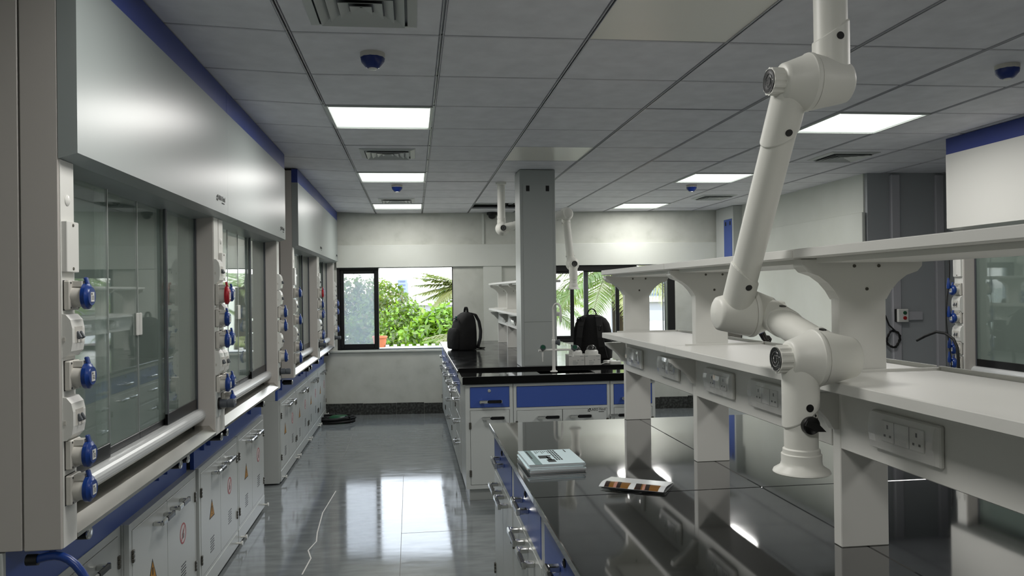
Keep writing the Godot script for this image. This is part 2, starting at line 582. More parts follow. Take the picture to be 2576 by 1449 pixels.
func build_ceiling() -> void:
	var o := struct("ceiling", Geo.new().span(Vector3(-2.2, 0.33, -10.9), Vector3(5.4, 0.55, 3.4)), M.plenum)
	o.transform = grid_frame
	# plain ceiling over the part behind the camera, out of the photograph
	var plain := struct("trim_8", Geo.new().span(Vector3(-2.1, 0.012, -1.34), Vector3(5.3, 0.05, 3.3)), M.ceiling_tile)
	plain.transform = grid_frame
	var tile := mesh_of([Geo.new().box(Vector3(0, 0.006, 0), Vector3(0.585, 0.014, 0.585), 0.005), M.ceiling_tile])
	var shiny := mesh_of([Geo.new().box(Vector3(0, 0.006, 0), Vector3(0.59, 0.012, 0.59), 0.003), M.smooth_tile])
	var holes := {}
	for r in [-2, 2, 6, 10]:
		holes[Vector2i(1, r)] = 1
		holes[Vector2i(6, r)] = 1
	holes[Vector2i(3, 10)] = 2
	for j in range(-3, 12):
		for i in range(0, 11):
			if holes.has(Vector2i(i, j)):
				continue
			var gloss := (i == 3 and (j == -1 or j == 4))
			var p := put("ceiling_tile", shiny if gloss else tile, o)
			p.position = Vector3(GX + 0.6 * (i + 0.5), 0.0, GZ - 0.6 * (j + 0.5))
			if i == 0:
				p.rotation.z = -0.045
				p.position.y += 0.014
			elif (i * 7 + j * 5) % 11 == 0:
				p.rotation.x = 0.004
				p.position.y += 0.002
	for i in range(0, 12):
		var x := GX + 0.6 * i
		var g := Geo.new()
		for s in [-1, 1]:
			g.box(Vector3(x + 0.0055 * s, 0.0, -5.9), Vector3(0.0035, 0.012, 9.2), 0.001)
		g.box(Vector3(x, 0.016, -5.9), Vector3(0.016, 0.004, 9.2))
		obj("grid_runner", g, M.grid_metal, o)
	for j in range(-3, 13):
		var z := GZ - 0.6 * j
		obj("cross_tee", Geo.new().box(Vector3(2.5, 0.003, z + 0.002), Vector3(5.94, 0.008, 0.0045), 0.001).box(Vector3(2.5, 0.017, z), Vector3(5.94, 0.004, 0.02)), M.grid_metal, o)
		var tee := obj("cross_tee", Geo.new().box(Vector3(0, 0.003, 0.002), Vector3(0.6, 0.008, 0.0045), 0.001).box(Vector3(0, 0.017, 0), Vector3(0.6, 0.004, 0.02)), M.grid_metal, o)
		tee.position = Vector3(GX + 0.3, 0.014, z)
		tee.rotation.z = -0.045
	# opening where a tile is out: duct and wires above it
	obj("duct", Geo.new().span(Vector3(GX + 1.7, 0.05, GZ - 7.4), Vector3(GX + 2.6, 0.33, GZ - 6.33), 0.02), M.white_metal, o)
	# lamps
	var n := 0
	var labels := ["square ceiling light panel nearest the left fume hoods, in front of a ceiling diffuser",
		"square ceiling light panel in the aisle row between a square diffuser and a blue-wrapped detector",
		"square ceiling light panel at the end of the aisle row, by the left window",
		"square ceiling light panel seen behind the white upper tube of the near extraction arm",
		"square ceiling light panel above the blue-wrapped detector in the right-hand row",
		"smallest square ceiling light panel of the right-hand row, close to the end wall"]
	for i in [1, 6]:
		for r in [2, 6, 10]:
			ceiling_light(i, r, labels[n])
			n += 1
	for i in [1, 6]:
		ceiling_light(i, -6, "square ceiling light panel above the camera position", "light panels above the camera")
		ceiling_light(i, -2, "square ceiling light panel just above the top edge of the view", "light panels above the view")
	# air diffusers
	vent(Vector2(1.5, -0.5), 0.40, "large square ceiling diffuser with stepped louvres at the top edge of the view")
	vent(Vector2(1.5, 4.5), 0.40, "square ceiling diffuser right in front of the second light panel of the aisle row")
	vent(Vector2(1.5, 9.5), 0.40, "small distant square ceiling diffuser beside the last light panel of the aisle row")
	vent(Vector2(7.5, 4.5), 0.40, "square ceiling diffuser near the blue-topped fume hood on the right")
	vent(Vector2(7.5, 9.0), 0.40, "faint square ceiling diffuser to the right of the last right-hand light panel")
	detector(Vector2(1.52, 0.42), "smoke detector wrapped in dark blue film nearest above the aisle")
	detector(Vector2(1.55, 7.38), "small blue-wrapped smoke detector behind the second aisle light panel")
	detector(Vector2(6.45, 7.35), "blue-wrapped smoke detector under the right-hand row of light panels")
	detector(Vector2(6.47, 0.36), "blue-wrapped smoke detector at the right edge of the view")
	# loose wires at the open tile
	var w := thing("ceiling_wire", "thin black wires hanging at the open ceiling tile before the column", "wire", Vector3(1.05, 2.64, -9.35))
	for k in 3:
		var pts := []
		for s in 9:
			var t := s / 8.0
			pts.append(Vector3(0.06 * k + 0.16 * t + 0.03 * sin(t * 9.0 + k), 0.05 - 0.05 * sin(t * PI) - 0.012 * k, 0.05 * sin(t * 5.0 + k * 2.0)))
		obj("strand", Geo.new().tube(pts, 0.007, 6), M.black_rubber, w)

func cell(i: float, j: float, drop := 0.0) -> Transform3D:
	return grid_frame * Transform3D(Basis(), Vector3(GX + 0.6 * i, -drop, GZ - 0.6 * j))

func ceiling_light(i: int, j: int, label: String, group := "") -> void:
	var t := thing("ceiling_light", label, "light", Vector3.ZERO, 0, group)
	t.transform = cell(i + 0.5, j + 0.5)
	var g := Geo.new()
	for s in [-1, 1]:
		g.box(Vector3(0.288 * s, -0.001, 0), Vector3(0.018, 0.016, 0.594), 0.002)
		g.box(Vector3(0, -0.001, 0.288 * s), Vector3(0.558, 0.016, 0.018), 0.002)
	g.box(Vector3(0, 0.03, 0), Vector3(0.594, 0.03, 0.594))
	obj("frame", g, M.white_metal, t)
	obj("diffuser", Geo.new().box(Vector3(0, 0.004, 0), Vector3(0.558, 0.006, 0.558)), M.diffuser, t)
	var l := AreaLight3D.new()
	l.name = "lamp"
	l.area_size = Vector2(0.54, 0.54)
	l.light_energy = lamp_energy
	l.light_color = Color(1.0, 0.985, 0.97)
	l.shadow_enabled = true
	l.set("area_range", 30.0)
	t.add_child(l)
	l.position = Vector3(0, -0.006, 0)
	l.rotation.x = -PI / 2

func vent(c: Vector2, side: float, label: String) -> void:
	var t := thing("ceiling_vent", label, "vent", Vector3.ZERO, 0, "")
	t.transform = cell(c.x, c.y)
	var ring := func(outer: float, inner: float, y0: float, y1: float) -> Geo:
		# sloped square ring, from (outer, y0) to (inner, y1), 2 mm thick
		var g := Geo.new()
		for k in 4:
			g.X = Transform3D(Basis(Vector3.UP, PI / 2 * k), Vector3.ZERO)
			var a := Vector3(-outer, y0, outer)
			var b := Vector3(outer, y0, outer)
			var cc := Vector3(inner, y1, inner)
			var d := Vector3(-inner, y1, inner)
			var u := Vector3(0, 0.002, 0)
			g.quad(a, b, cc, d, Vector3(0, -1, 0.2))
			g.quad(a + u, b + u, cc + u, d + u, Vector3(0, 1, -0.2))
			g.quad(a, b, b + u, a + u, Vector3(0, 0, 1))
			g.quad(d, cc, cc + u, d + u, Vector3(0, 0, -1))
		return g
	var h := side / 2
	obj("frame", ring.call(h, h - 0.035, -0.004, -0.012), M.white_metal, t)
	obj("neck", Geo.new().box(Vector3(0, 0.0, 0), Vector3(side * 0.86, 0.004, side * 0.86)), M.frame_grey, t)
	for k in 4:
		var ro := (h - 0.045) * (1.0 - 0.25 * k)
		obj("louvre", ring.call(ro, ro - 0.034, -0.022 + 0.002 * k, -0.004), M.white_metal, t)

func detector(c: Vector2, label: String) -> void:
	var t := thing("smoke_detector", label, "smoke detector", Vector3.ZERO, 0, "")
	t.transform = cell(c.x, c.y)
	obj("base", Geo.new().lathe([Vector2(0, -0.024), Vector2(0.05, -0.024), Vector2(0.053, -0.018), Vector2(0.053, 0.002), Vector2(0, 0.002)], 28), M.grey_plastic, t)
	obj("film_cover", Geo.new().lathe([Vector2(0, -0.066), Vector2(0.02, -0.066), Vector2(0.03, -0.062), Vector2(0.05, -0.038), Vector2(0.053, -0.022), Vector2(0.05, -0.02)], 11), M.blue_tape, t)
	obj("sensor_ring", Geo.new().lathe([Vector2(0, -0.072), Vector2(0.012, -0.072), Vector2(0.018, -0.070), Vector2(0.018, -0.064), Vector2(0, -0.064)], 20), M.white_plastic, t)

func build_windows() -> void:
	# left window: one dusty sash closed, the other half open
	var fr := W(Geo.new())
	fr.span(Vector3(-0.95, 0.845, -0.16), Vector3(-0.915, 1.93, -0.02), 0.003)
	fr.span(Vector3(-0.915, 1.895, -0.16), Vector3(-0.41, 1.93, -0.02), 0.003)
	fr.span(Vector3(-0.41, 1.918, -0.16), Vector3(0.565, 1.93, -0.02), 0.002)
	fr.span(Vector3(0.552, 0.855, -0.16), Vector3(0.565, 1.918, -0.02), 0.002)
	fr.span(Vector3(-0.95, 0.845, -0.16), Vector3(0.565, 0.857, -0.02), 0.002)
	var w1 := struct("window_1", fr, M.frame_black)
	var s := W(Geo.new())
	s.span(Vector3(-0.915, 0.857, -0.10), Vector3(-0.868, 1.895, -0.06), 0.004)
	s.span(Vector3(-0.475, 0.857, -0.10), Vector3(-0.415, 1.895, -0.06), 0.004)
	s.span(Vector3(-0.868, 0.857, -0.10), Vector3(-0.475, 0.92, -0.06), 0.004)
	s.span(Vector3(-0.868, 1.845, -0.10), Vector3(-0.475, 1.895, -0.06), 0.004)
	var sash := obj("window_sash", s, M.frame_black, w1)
	obj("pane", W(Geo.new()).span(Vector3(-0.87, 0.918, -0.082), Vector3(-0.473, 1.847, -0.079)), M.dusty_glass, sash)
	# right window
	fr = W(Geo.new())
	fr.span(Vector3(1.50, 0.90, -0.18), Vector3(1.54, 1.93, -0.02), 0.003)
	fr.span(Vector3(1.54, 1.85, -0.18), Vector3(3.02, 1.925, -0.02), 0.003)
	fr.span(Vector3(1.50, 0.90, -0.18), Vector3(3.53, 0.945, -0.02), 0.003)
	fr.span(Vector3(3.43, 0.90, -0.20), Vector3(3.53, 1.93, -0.01), 0.004)
	fr.span(Vector3(3.02, 1.916, -0.18), Vector3(3.53, 1.93, -0.02), 0.002)
	var w2 := struct("window_2", fr, M.frame_black)
	s = W(Geo.new())
	s.span(Vector3(2.125, 0.945, -0.09), Vector3(2.175, 1.85, -0.05), 0.004)
	s.span(Vector3(1.54, 0.945, -0.09), Vector3(2.125, 0.985, -0.05), 0.004)
	s.span(Vector3(1.54, 1.815, -0.09), Vector3(2.125, 1.85, -0.05), 0.004)
	sash = obj("window_sash", s, M.frame_black, w2)
	obj("pane", W(Geo.new()).span(Vector3(1.54, 0.98, -0.072), Vector3(2.13, 1.82, -0.068)), M.glass, sash)
	s = W(Geo.new())
	s.span(Vector3(2.315, 0.945, -0.15), Vector3(2.375, 1.85, -0.10), 0.004)
	obj("window_stile", s, M.frame_grey, w2)
	s = W(Geo.new())
	s.span(Vector3(2.745, 0.945, -0.15), Vector3(2.795, 1.85, -0.10), 0.004)
	s.span(Vector3(2.375, 0.945, -0.15), Vector3(2.745, 0.985, -0.10), 0.004)
	s.span(Vector3(2.375, 1.835, -0.15), Vector3(2.745, 1.85, -0.10), 0.003)
	sash = obj("window_sash", s, M.frame_black, w2)
	obj("pane", W(Geo.new()).span(Vector3(2.37, 0.98, -0.127), Vector3(2.75, 1.84, -0.123)), M.glass, sash)
	for k in 2:
		obj("window_track", W(Geo.new()).span(Vector3(3.385 + 0.022 * k, 0.945, -0.12 + 0.03 * k), Vector3(3.395 + 0.022 * k, 1.92, -0.10 + 0.03 * k)), M.frame_grey, w2)

# ---------------------------------------------------------------- shared fittings
var handle_mesh: ArrayMesh
func handle(parent: Node, p: Vector3) -> void:
	if handle_mesh == null:
		var a := Geo.new()
		var b := Geo.new()
		var w := 0.085
		for s in [-1, 1]:
			a.box(Vector3(s * (w - 0.013), 0, 0.017), Vector3(0.026, 0.018, 0.034), 0.003)
		a.box(Vector3(-w * 0.62, 0, 0.038), Vector3(w * 0.76, 0.024, 0.015), 0.005)
		b.box(Vector3(w * 0.36, 0, 0.038), Vector3(w * 1.2, 0.024, 0.015), 0.005)
		a.box(Vector3(w * 0.985, 0, 0.038), Vector3(0.006, 0.024, 0.015), 0.002)
		handle_mesh = mesh_of([a, M.chrome, b, M.dark_grip])
	var h := put("handle", handle_mesh, parent)
	h.position = p

var sock_plate: ArrayMesh
var sock_cap := {}
func socket(parent: Node, p: Vector3, colour := "blue_plastic") -> void:
	var big := 1.25 if colour == "red_plastic" else 1.0
	if sock_plate == null:
		var g := Geo.new()
		g.box(Vector3(0, 0, 0.013), Vector3(0.078, 0.098, 0.020), 0.004)
		g.at(along(Vector3(0, -0.004, 0.02), Vector3.BACK)).lathe([Vector2(0.037, 0), Vector2(0.034, 0.036), Vector2(0, 0.036)], 24)
		g.at(Transform3D.IDENTITY).prism(PackedVector2Array([Vector2(-0.022, 0.028), Vector2(0.022, 0.028), Vector2(0.020, 0.047), Vector2(-0.020, 0.047)]), 0.02, 0.05)
		var k := Geo.new()
		k.box(Vector3(0, 0, 0.0015), Vector3(0.080, 0.100, 0.003))
		for sx in [-1, 1]:
			for sy in [-1, 1]:
				k.at(along(Vector3(0.031 * sx, 0.041 * sy, 0.022), Vector3.BACK)).lathe([Vector2(0.004, 0), Vector2(0.0035, 0.002), Vector2(0, 0.002)], 10)
		sock_plate = mesh_of([g, M.grey_plastic, k, M.black_plastic])
	var s := put("power_socket", sock_plate, parent)
	s.position = p
	s.scale = Vector3(0.86, 0.86 * big, 0.92)
	if not sock_cap.has(colour):
		var c := Geo.new()
		c.at(along(Vector3(0, -0.004, 0.052), Vector3.BACK)).lathe([Vector2(0, 0), Vector2(0.043, 0), Vector2(0.043, 0.012), Vector2(0.033, 0.0175), Vector2(0.030, 0.0215), Vector2(0, 0.0215)], 26)
		c.at(Transform3D(Basis(Vector3.RIGHT, -0.25), Vector3(0, 0.046, 0.058))).box(Vector3(0, 0.0, 0), Vector3(0.020, 0.028, 0.010), 0.003)
		var l := Geo.new()
		l.box(Vector3(0, -0.006, 0.0745), Vector3(0.026, 0.032, 0.002))
		var q := Geo.new()
		for y in [-0.014, -0.009, -0.004]:
			q.box(Vector3(0, y, 0.0757), Vector3(0.018, 0.0018, 0.0006))
		q.box(Vector3(-0.007, 0.004, 0.0757), Vector3(0.006, 0.007, 0.0006))
		sock_cap[colour] = mesh_of([c, M[colour], l, M.white_plastic, q, M.lettering])
	put("hinged_cap", sock_cap[colour], s)

var mcb_mesh: ArrayMesh
func breaker(parent: Node, p: Vector3) -> void:
	if mcb_mesh == null:
		var g := Geo.new()
		var poly := PackedVector2Array([Vector2(0, -0.062), Vector2(0.012, -0.060), Vector2(0.026, -0.044), Vector2(0.030, -0.02), Vector2(0.030, 0.02), Vector2(0.025, 0.044), Vector2(0.012, 0.060), Vector2(0, 0.062)])
		g.at(T(Vector3.ZERO, Vector3(0, 0, 1), Vector3(0, 1, 0), Vector3(-1, 0, 0))).prism(poly, -0.042, 0.042)
		var k := Geo.new()
		k.box(Vector3(0, 0.002, 0.0302), Vector3(0.050, 0.046, 0.0012))
		k.box(Vector3(-0.043, -0.01, 0.008), Vector3(0.002, 0.012, 0.006))
		mcb_mesh = mesh_of([g, M.white_plastic, k, M.grey_plastic])
	var b := put("breaker_box", mcb_mesh, parent)
	b.position = p
	for x in [-0.011, 0.011]:
		var sw := Geo.new().at(Transform3D(Basis(Vector3.RIGHT, -0.5), Vector3(x, 0.0, 0.034))).box(Vector3.ZERO, Vector3(0.008, 0.022, 0.012), 0.002)
		obj("toggle", sw, M.dark_grey_plastic, b)

func cover_plate(parent: Node, p: Vector3) -> void:
	var g := Geo.new().box(Vector3(0, 0, 0.009), Vector3(0.078, 0.145, 0.018), 0.002)
	var k := Geo.new()
	for y in [-0.062, 0.062]:
		k.at(along(Vector3(0, y, 0.018), Vector3.BACK)).lathe([Vector2(0.005, 0), Vector2(0.004, 0.002), Vector2(0, 0.002)], 10)
	var o := put("cover_box", mesh_of([g, M.white_plastic, k, M.hinge]), parent)
	o.position = p

func button(parent: Node, p: Vector3) -> void:
	var o := obj("blanking_plug", Geo.new().at(along(Vector3.ZERO, Vector3.BACK)).lathe([Vector2(0.016, 0), Vector2(0.016, 0.004), Vector2(0.012, 0.007), Vector2(0, 0.007)], 20), M.white_plastic, parent)
	o.position = p

func gas_valve(parent: Node, p: Vector3) -> void:
	var g := Geo.new().box(Vector3(0, 0, 0.004), Vector3(0.07, 0.13, 0.008), 0.002)
	var o := obj("valve_plate", g, M.white_metal, parent)
	o.position = p
	var k := Geo.new().at(along(Vector3(0, 0, 0.008), Vector3.BACK)).lathe([Vector2(0.031, 0), Vector2(0.031, 0.008), Vector2(0, 0.008)], 22)
	var q := Geo.new().at(along(Vector3(0, 0, 0.016), Vector3.BACK)).lathe([Vector2(0.022, 0), Vector2(0.022, 0.034), Vector2(0.019, 0.036), Vector2(0.022, 0.038), Vector2(0.022, 0.066), Vector2(0.018, 0.07), Vector2(0, 0.07)], 18)
	put("valve_knob", mesh_of([k, M.black_plastic, q, M.dark_grey_plastic]), o)

func service_items(parent: Node, x: float, items: Array) -> void:
	for it in items:
		var p := Vector3(x, it[1], 0.0)
		match it[0]:
			"sock": socket(parent, p)
			"red": socket(parent, p, "red_plastic")
			"mcb": breaker(parent, p)
			"plate": cover_plate(parent, p)
			"plug": button(parent, p)
			"valve": gas_valve(parent, p)

func letter(text: String, h: float, xf: Transform3D, parent: Node, called := "lettering") -> void:
	var tm := TextMesh.new()
	var f := SystemFont.new()
	f.font_names = PackedStringArray(["Droid Sans"])
	f.font_italic = true
	tm.font = f
	tm.text = text
	tm.font_size = 48
	tm.pixel_size = h / 48.0
	tm.depth = 0.0008
	tm.material = M.lettering
	var o := put(called, tm, parent)
	o.transform = xf

func logo(parent: Node, p: Vector3, s := 1.0, dim := false) -> void:
	var g := Geo.new()
	for d in [[-0.098, 0.012, 0.010], [-0.083, 0.017, 0.013], [-0.101, -0.002, 0.0095], [-0.088, -0.003, 0.0105]]:
		g.box(p + Vector3(d[0], d[1], 0.0006) * s, Vector3(d[2], d[2], 0.0012) * s)
	obj("logo", g, M.lettering, parent)
	letter("LABO Find", 0.034 * s, Transform3D(Basis(), p + Vector3(-0.003, 0.012, 0.0008) * s), parent)
	var u := Geo.new()
	for k in 9:
		u.box(p + Vector3(0.008 + 0.0062 * k, -0.011, 0.0005) * s, Vector3(0.0048, 0.0055 if k % 3 else 0.007, 0.001) * s)
	obj("small_print", u, M.lettering, parent)

# ---------------------------------------------------------------- fume hoods and cabinets
# local frame: x along the front, z out of the front, post faces at z = 0
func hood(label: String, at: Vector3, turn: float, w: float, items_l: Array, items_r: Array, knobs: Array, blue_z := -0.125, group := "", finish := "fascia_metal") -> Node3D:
	var t := thing("fume_hood", label, "fume hood", at, turn, group)
	var pw := 0.10
	var d := 0.86
	# outer side panels
	for s in [0, 1]:
		var x0 := 0.0 if s == 0 else w - 0.022
		obj("side_panel", Geo.new().span(Vector3(x0, 0.892, -d), Vector3(x0 + 0.022, CEIL - 0.03, -0.104), 0.002), M.side_metal, t)
	for s in [0, 1]:
		var x0 := 0.0 if s == 0 else w - pw
		var post := obj("post", Geo.new().span(Vector3(x0, 0.89, -0.10), Vector3(x0 + pw, CEIL, 0.0), 0.003), M.side_metal, t)
		# white service strip on the front of the post
		obj("service_strip", Geo.new().span(Vector3(x0 + 0.006, 0.893, 0), Vector3(x0 + pw - 0.006, 1.985, 0.0025)), M.white_plastic, post)
		service_items(post, x0 + pw * 0.5, items_l if s == 0 else items_r)
	# front fascia with a sloping underside
	var poly := PackedVector2Array([Vector2(0.052, 2.002), Vector2(0.052, 2.528), Vector2(0.0005, 2.528), Vector2(0.0005, 1.986)])
	var under := PackedVector2Array([Vector2(0.0, 1.986), Vector2(0.0, 2.10), Vector2(-0.115, 2.10), Vector2(-0.115, 1.972)])
	var fg := Geo.new().at(T(Vector3.ZERO, Vector3(0, 0, 1), Vector3(0, 1, 0), Vector3(-1, 0, 0))).prism(poly, -w + 0.001, 0.0)
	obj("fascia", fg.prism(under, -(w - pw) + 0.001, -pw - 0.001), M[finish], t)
	obj("fascia_band", Geo.new().span(Vector3(0.0, 2.528, 0.0), Vector3(w - 0.001, CEIL + 0.012, 0.050), 0.001), M.blue_band, t)
	logo(t, Vector3(w - 0.135, 2.062, 0.0525), 0.95)
	# inside of the working chamber
	var g := Geo.new()
	g.span(Vector3(0.03, 0.90, -d), Vector3(w - 0.03, 2.2, -d + 0.02))
	g.span(Vector3(0.03, 0.94, -d), Vector3(0.105, 2.2, -0.11))
	g.span(Vector3(w - 0.105, 0.94, -d), Vector3(w - 0.03, 2.2, -0.11))
	g.span(Vector3(0.03, 2.18, -d), Vector3(w - 0.03, 2.2, -0.10))
	obj("liner", g, M.liner, t)
	obj("work_surface", Geo.new().span(Vector3(0.10, 0.915, -d + 0.02), Vector3(w - 0.10, 0.94, -0.145)), M.liner, t)
	# sash: outer panes in the front track, inner panes behind
	var e := [pw + 0.008, 0.59, 0.94, 1.285, w - pw - 0.008]
	for k in 4:
		var front := k == 0 or k == 3
		var z := -0.088 if front else -0.104
		var x0: float = e[k] - (0.035 if k > 0 else 0.0)
		var x1: float = e[k + 1] + (0.035 if k < 3 else 0.0)
		if k == 1 or k == 2:
			x0 = e[k] - (0.06 if k == 1 else 0.0)
			x1 = e[k + 1] + (0.05 if k == 2 else 0.0)
		else:
			x0 = e[k] - (0.04 if k == 3 else 0.0)
			x1 = e[k + 1]
		var yb := 1.035
		var p := obj("pane", Geo.new().span(Vector3(x0, yb, z - 0.003), Vector3(x1, 1.985, z + 0.003)), M.hood_glass, t)
		obj("bottom_rail", Geo.new().span(Vector3(x0, yb - 0.005, z - 0.006), Vector3(x1, yb + (0.045 if front else 0.022), z + 0.006), 0.002), M.black_plastic, p)
		if k == 3:
			obj("stile", Geo.new().span(Vector3(x0, yb, z - 0.006), Vector3(x0 + 0.022, 1.985, z + 0.006), 0.002), M.frame_grey, p)
		elif k == 1:
			for hx in [x1 - 0.03, x1 + 0.004]:
				obj("pull", Geo.new().span(Vector3(hx, 1.44, z + 0.003), Vector3(hx + 0.022, 1.53, z + 0.012), 0.003), M.white_plastic, p)
		if k < 3:
			obj("edge_strip", Geo.new().span(Vector3(x1 - 0.005, yb, z - 0.004), Vector3(x1, 1.985, z + 0.005)), M.silver, p)
	g = Geo.new()
	for x in [pw + 0.001, w - pw - 0.011]:
		g.span(Vector3(x, 0.97, -0.112), Vector3(x + 0.01, 1.985, -0.078), 0.002)
	obj("sash_channel", g, M.frame_grey, t)
	# rounded aluminium rail under the sash
	var pr := PackedVector2Array()
	for k in 11:
		var a := -PI * 0.55 + PI * 1.05 * k / 10.0
		pr.append(Vector2(-0.075 + 0.032 * cos(a), 0.998 + 0.031 * sin(a)))
	pr.append(Vector2(-0.112, 1.029))
	pr.append(Vector2(-0.112, 0.968))
	obj("sash_rail", Geo.new().at(T(Vector3.ZERO, Vector3(0, 0, 1), Vector3(0, 1, 0), Vector3(-1, 0, 0))).prism(pr, -(w - pw), -pw), M.satin, t)
	# steel sill with a bevelled front edge and mitred ends
	g = Geo.new()
	var a0 := pw - 0.004
	var a1 := w - pw + 0.004
	g.span(Vector3(a0, 0.930, -0.20), Vector3(a1, 0.945, -0.028))
	g.quad(Vector3(a0, 0.945, -0.028), Vector3(a1 - 0.02, 0.945, -0.028), Vector3(a1, 0.908, 0.004), Vector3(a0, 0.908, 0.004), Vector3(0, 0.7, 0.7))
	g.quad(Vector3(a0, 0.908, 0.004), Vector3(a1, 0.908, 0.004), Vector3(a1, 0.896, 0.004), Vector3(a0, 0.896, 0.004), Vector3(0, 0, 1))
	g.quad(Vector3(a0, 0.896, 0.004), Vector3(a1, 0.896, 0.004), Vector3(a1, 0.896, -0.12), Vector3(a0, 0.896, -0.12), Vector3(0, -1, 0))
	g.tri(Vector3(a1 - 0.02, 0.945, -0.028), Vector3(a1, 0.908, 0.004), Vector3(a1, 0.945, -0.028), Vector3(1, 0.5, 0.3))
	g.tri(Vector3(a1, 0.945, -0.028), Vector3(a1, 0.908, 0.004), Vector3(a1, 0.896, -0.12), Vector3(1, 0, 0))
	g.tri(Vector3(a0, 0.945, -0.028), Vector3(a0, 0.908, 0.004), Vector3(a0, 0.896, -0.12), Vector3(-1, 0, 0))
	g.tri(Vector3(a1, 0.908, 0.004), Vector3(a1, 0.896, 0.004), Vector3(a1, 0.896, -0.12), Vector3(1, 0, 0))
	g.tri(Vector3(a0, 0.908, 0.004), Vector3(a0, 0.896, 0.004), Vector3(a0, 0.896, -0.12), Vector3(-1, 0, 0))
	obj("sill", g, M.steel, t)
	# blue service panel and its control knobs
	obj("service_panel", Geo.new().span(Vector3(0.022, 0.70, blue_z - 0.02), Vector3(w - 0.022, 0.895, blue_z)), M.blue, t)
	for kx in knobs:
		var k := Geo.new().at(along(Vector3(kx, 0.835, blue_z), Vector3.BACK)).lathe([Vector2(0.011, 0), Vector2(0.011, 0.02), Vector2(0.021, 0.022), Vector2(0.021, 0.094), Vector2(0.0, 0.094)], 16)
		var c := Geo.new().at(along(Vector3(kx, 0.835, blue_z + 0.094), Vector3.BACK)).lathe([Vector2(0.021, 0), Vector2(0.021, 0.004), Vector2(0.017, 0.007), Vector2(0, 0.007)], 16)
		put("control_knob", mesh_of([k, M.dark_grip, c, M.chrome]), t)
		obj("knob_bracket", Geo.new().span(Vector3(kx - 0.055, 0.775, blue_z), Vector3(kx - 0.045, 0.865, blue_z + 0.02), 0.002), M.blue, t)
	return t

# fronts: [kind, x0, x1, y0, y1, material, handle (x, y) or null, extra parts]
func cabinet(called: String, label: String, category: String, at: Vector3, turn: float, w: float, y0: float, y1: float, depth: float, fronts: Array, plinth := 0.06, group := "") -> Node3D:
	var t := thing(called, label, category, at, turn, group)
	var body := Geo.new().span(Vector3(0.001, y0, -depth), Vector3(w - 0.001, y1, -0.02))
	# face frame: everything between the fronts
	var xs := [0.001, w - 0.001]
	var ys := [y0, y1]
	for f in fronts:
		xs.append_array([f[1], f[2]])
		ys.append_array([f[3], f[4]])
	xs.sort()
	ys.sort()
	for a in xs.size() - 1:
		for b in ys.size() - 1:
			if xs[a + 1] - xs[a] < 0.0005 or ys[b + 1] - ys[b] < 0.0005:
				continue
			var c := Vector2((xs[a] + xs[a + 1]) / 2, (ys[b] + ys[b + 1]) / 2)
			var open := true
			for f in fronts:
				if c.x > f[1] and c.x < f[2] and c.y > f[3] and c.y < f[4]:
					open = false
			if open:
				body.span(Vector3(xs[a], ys[b], -0.021), Vector3(xs[a + 1], ys[b + 1], 0.0))
	obj("body", body, M.white_metal, t)
	if y0 > 0.03:
		obj("plinth", Geo.new().span(Vector3(0.03, 0.0, -depth + 0.02), Vector3(w - 0.03, y0, -plinth)), M.white_metal, t)
	for f in fronts:
		var gap := 0.0025
		var o := obj(f[0], Geo.new().span(Vector3(f[1] + gap, f[3] + gap, -0.018), Vector3(f[2] - gap, f[4] - gap, 0.002), 0.0015), M[f[5]], t)
		if f[6] != null:
			handle(o, Vector3(f[6][0], f[6][1], 0.002))
		for e in f[7]:
			extra(o, e)
	return t

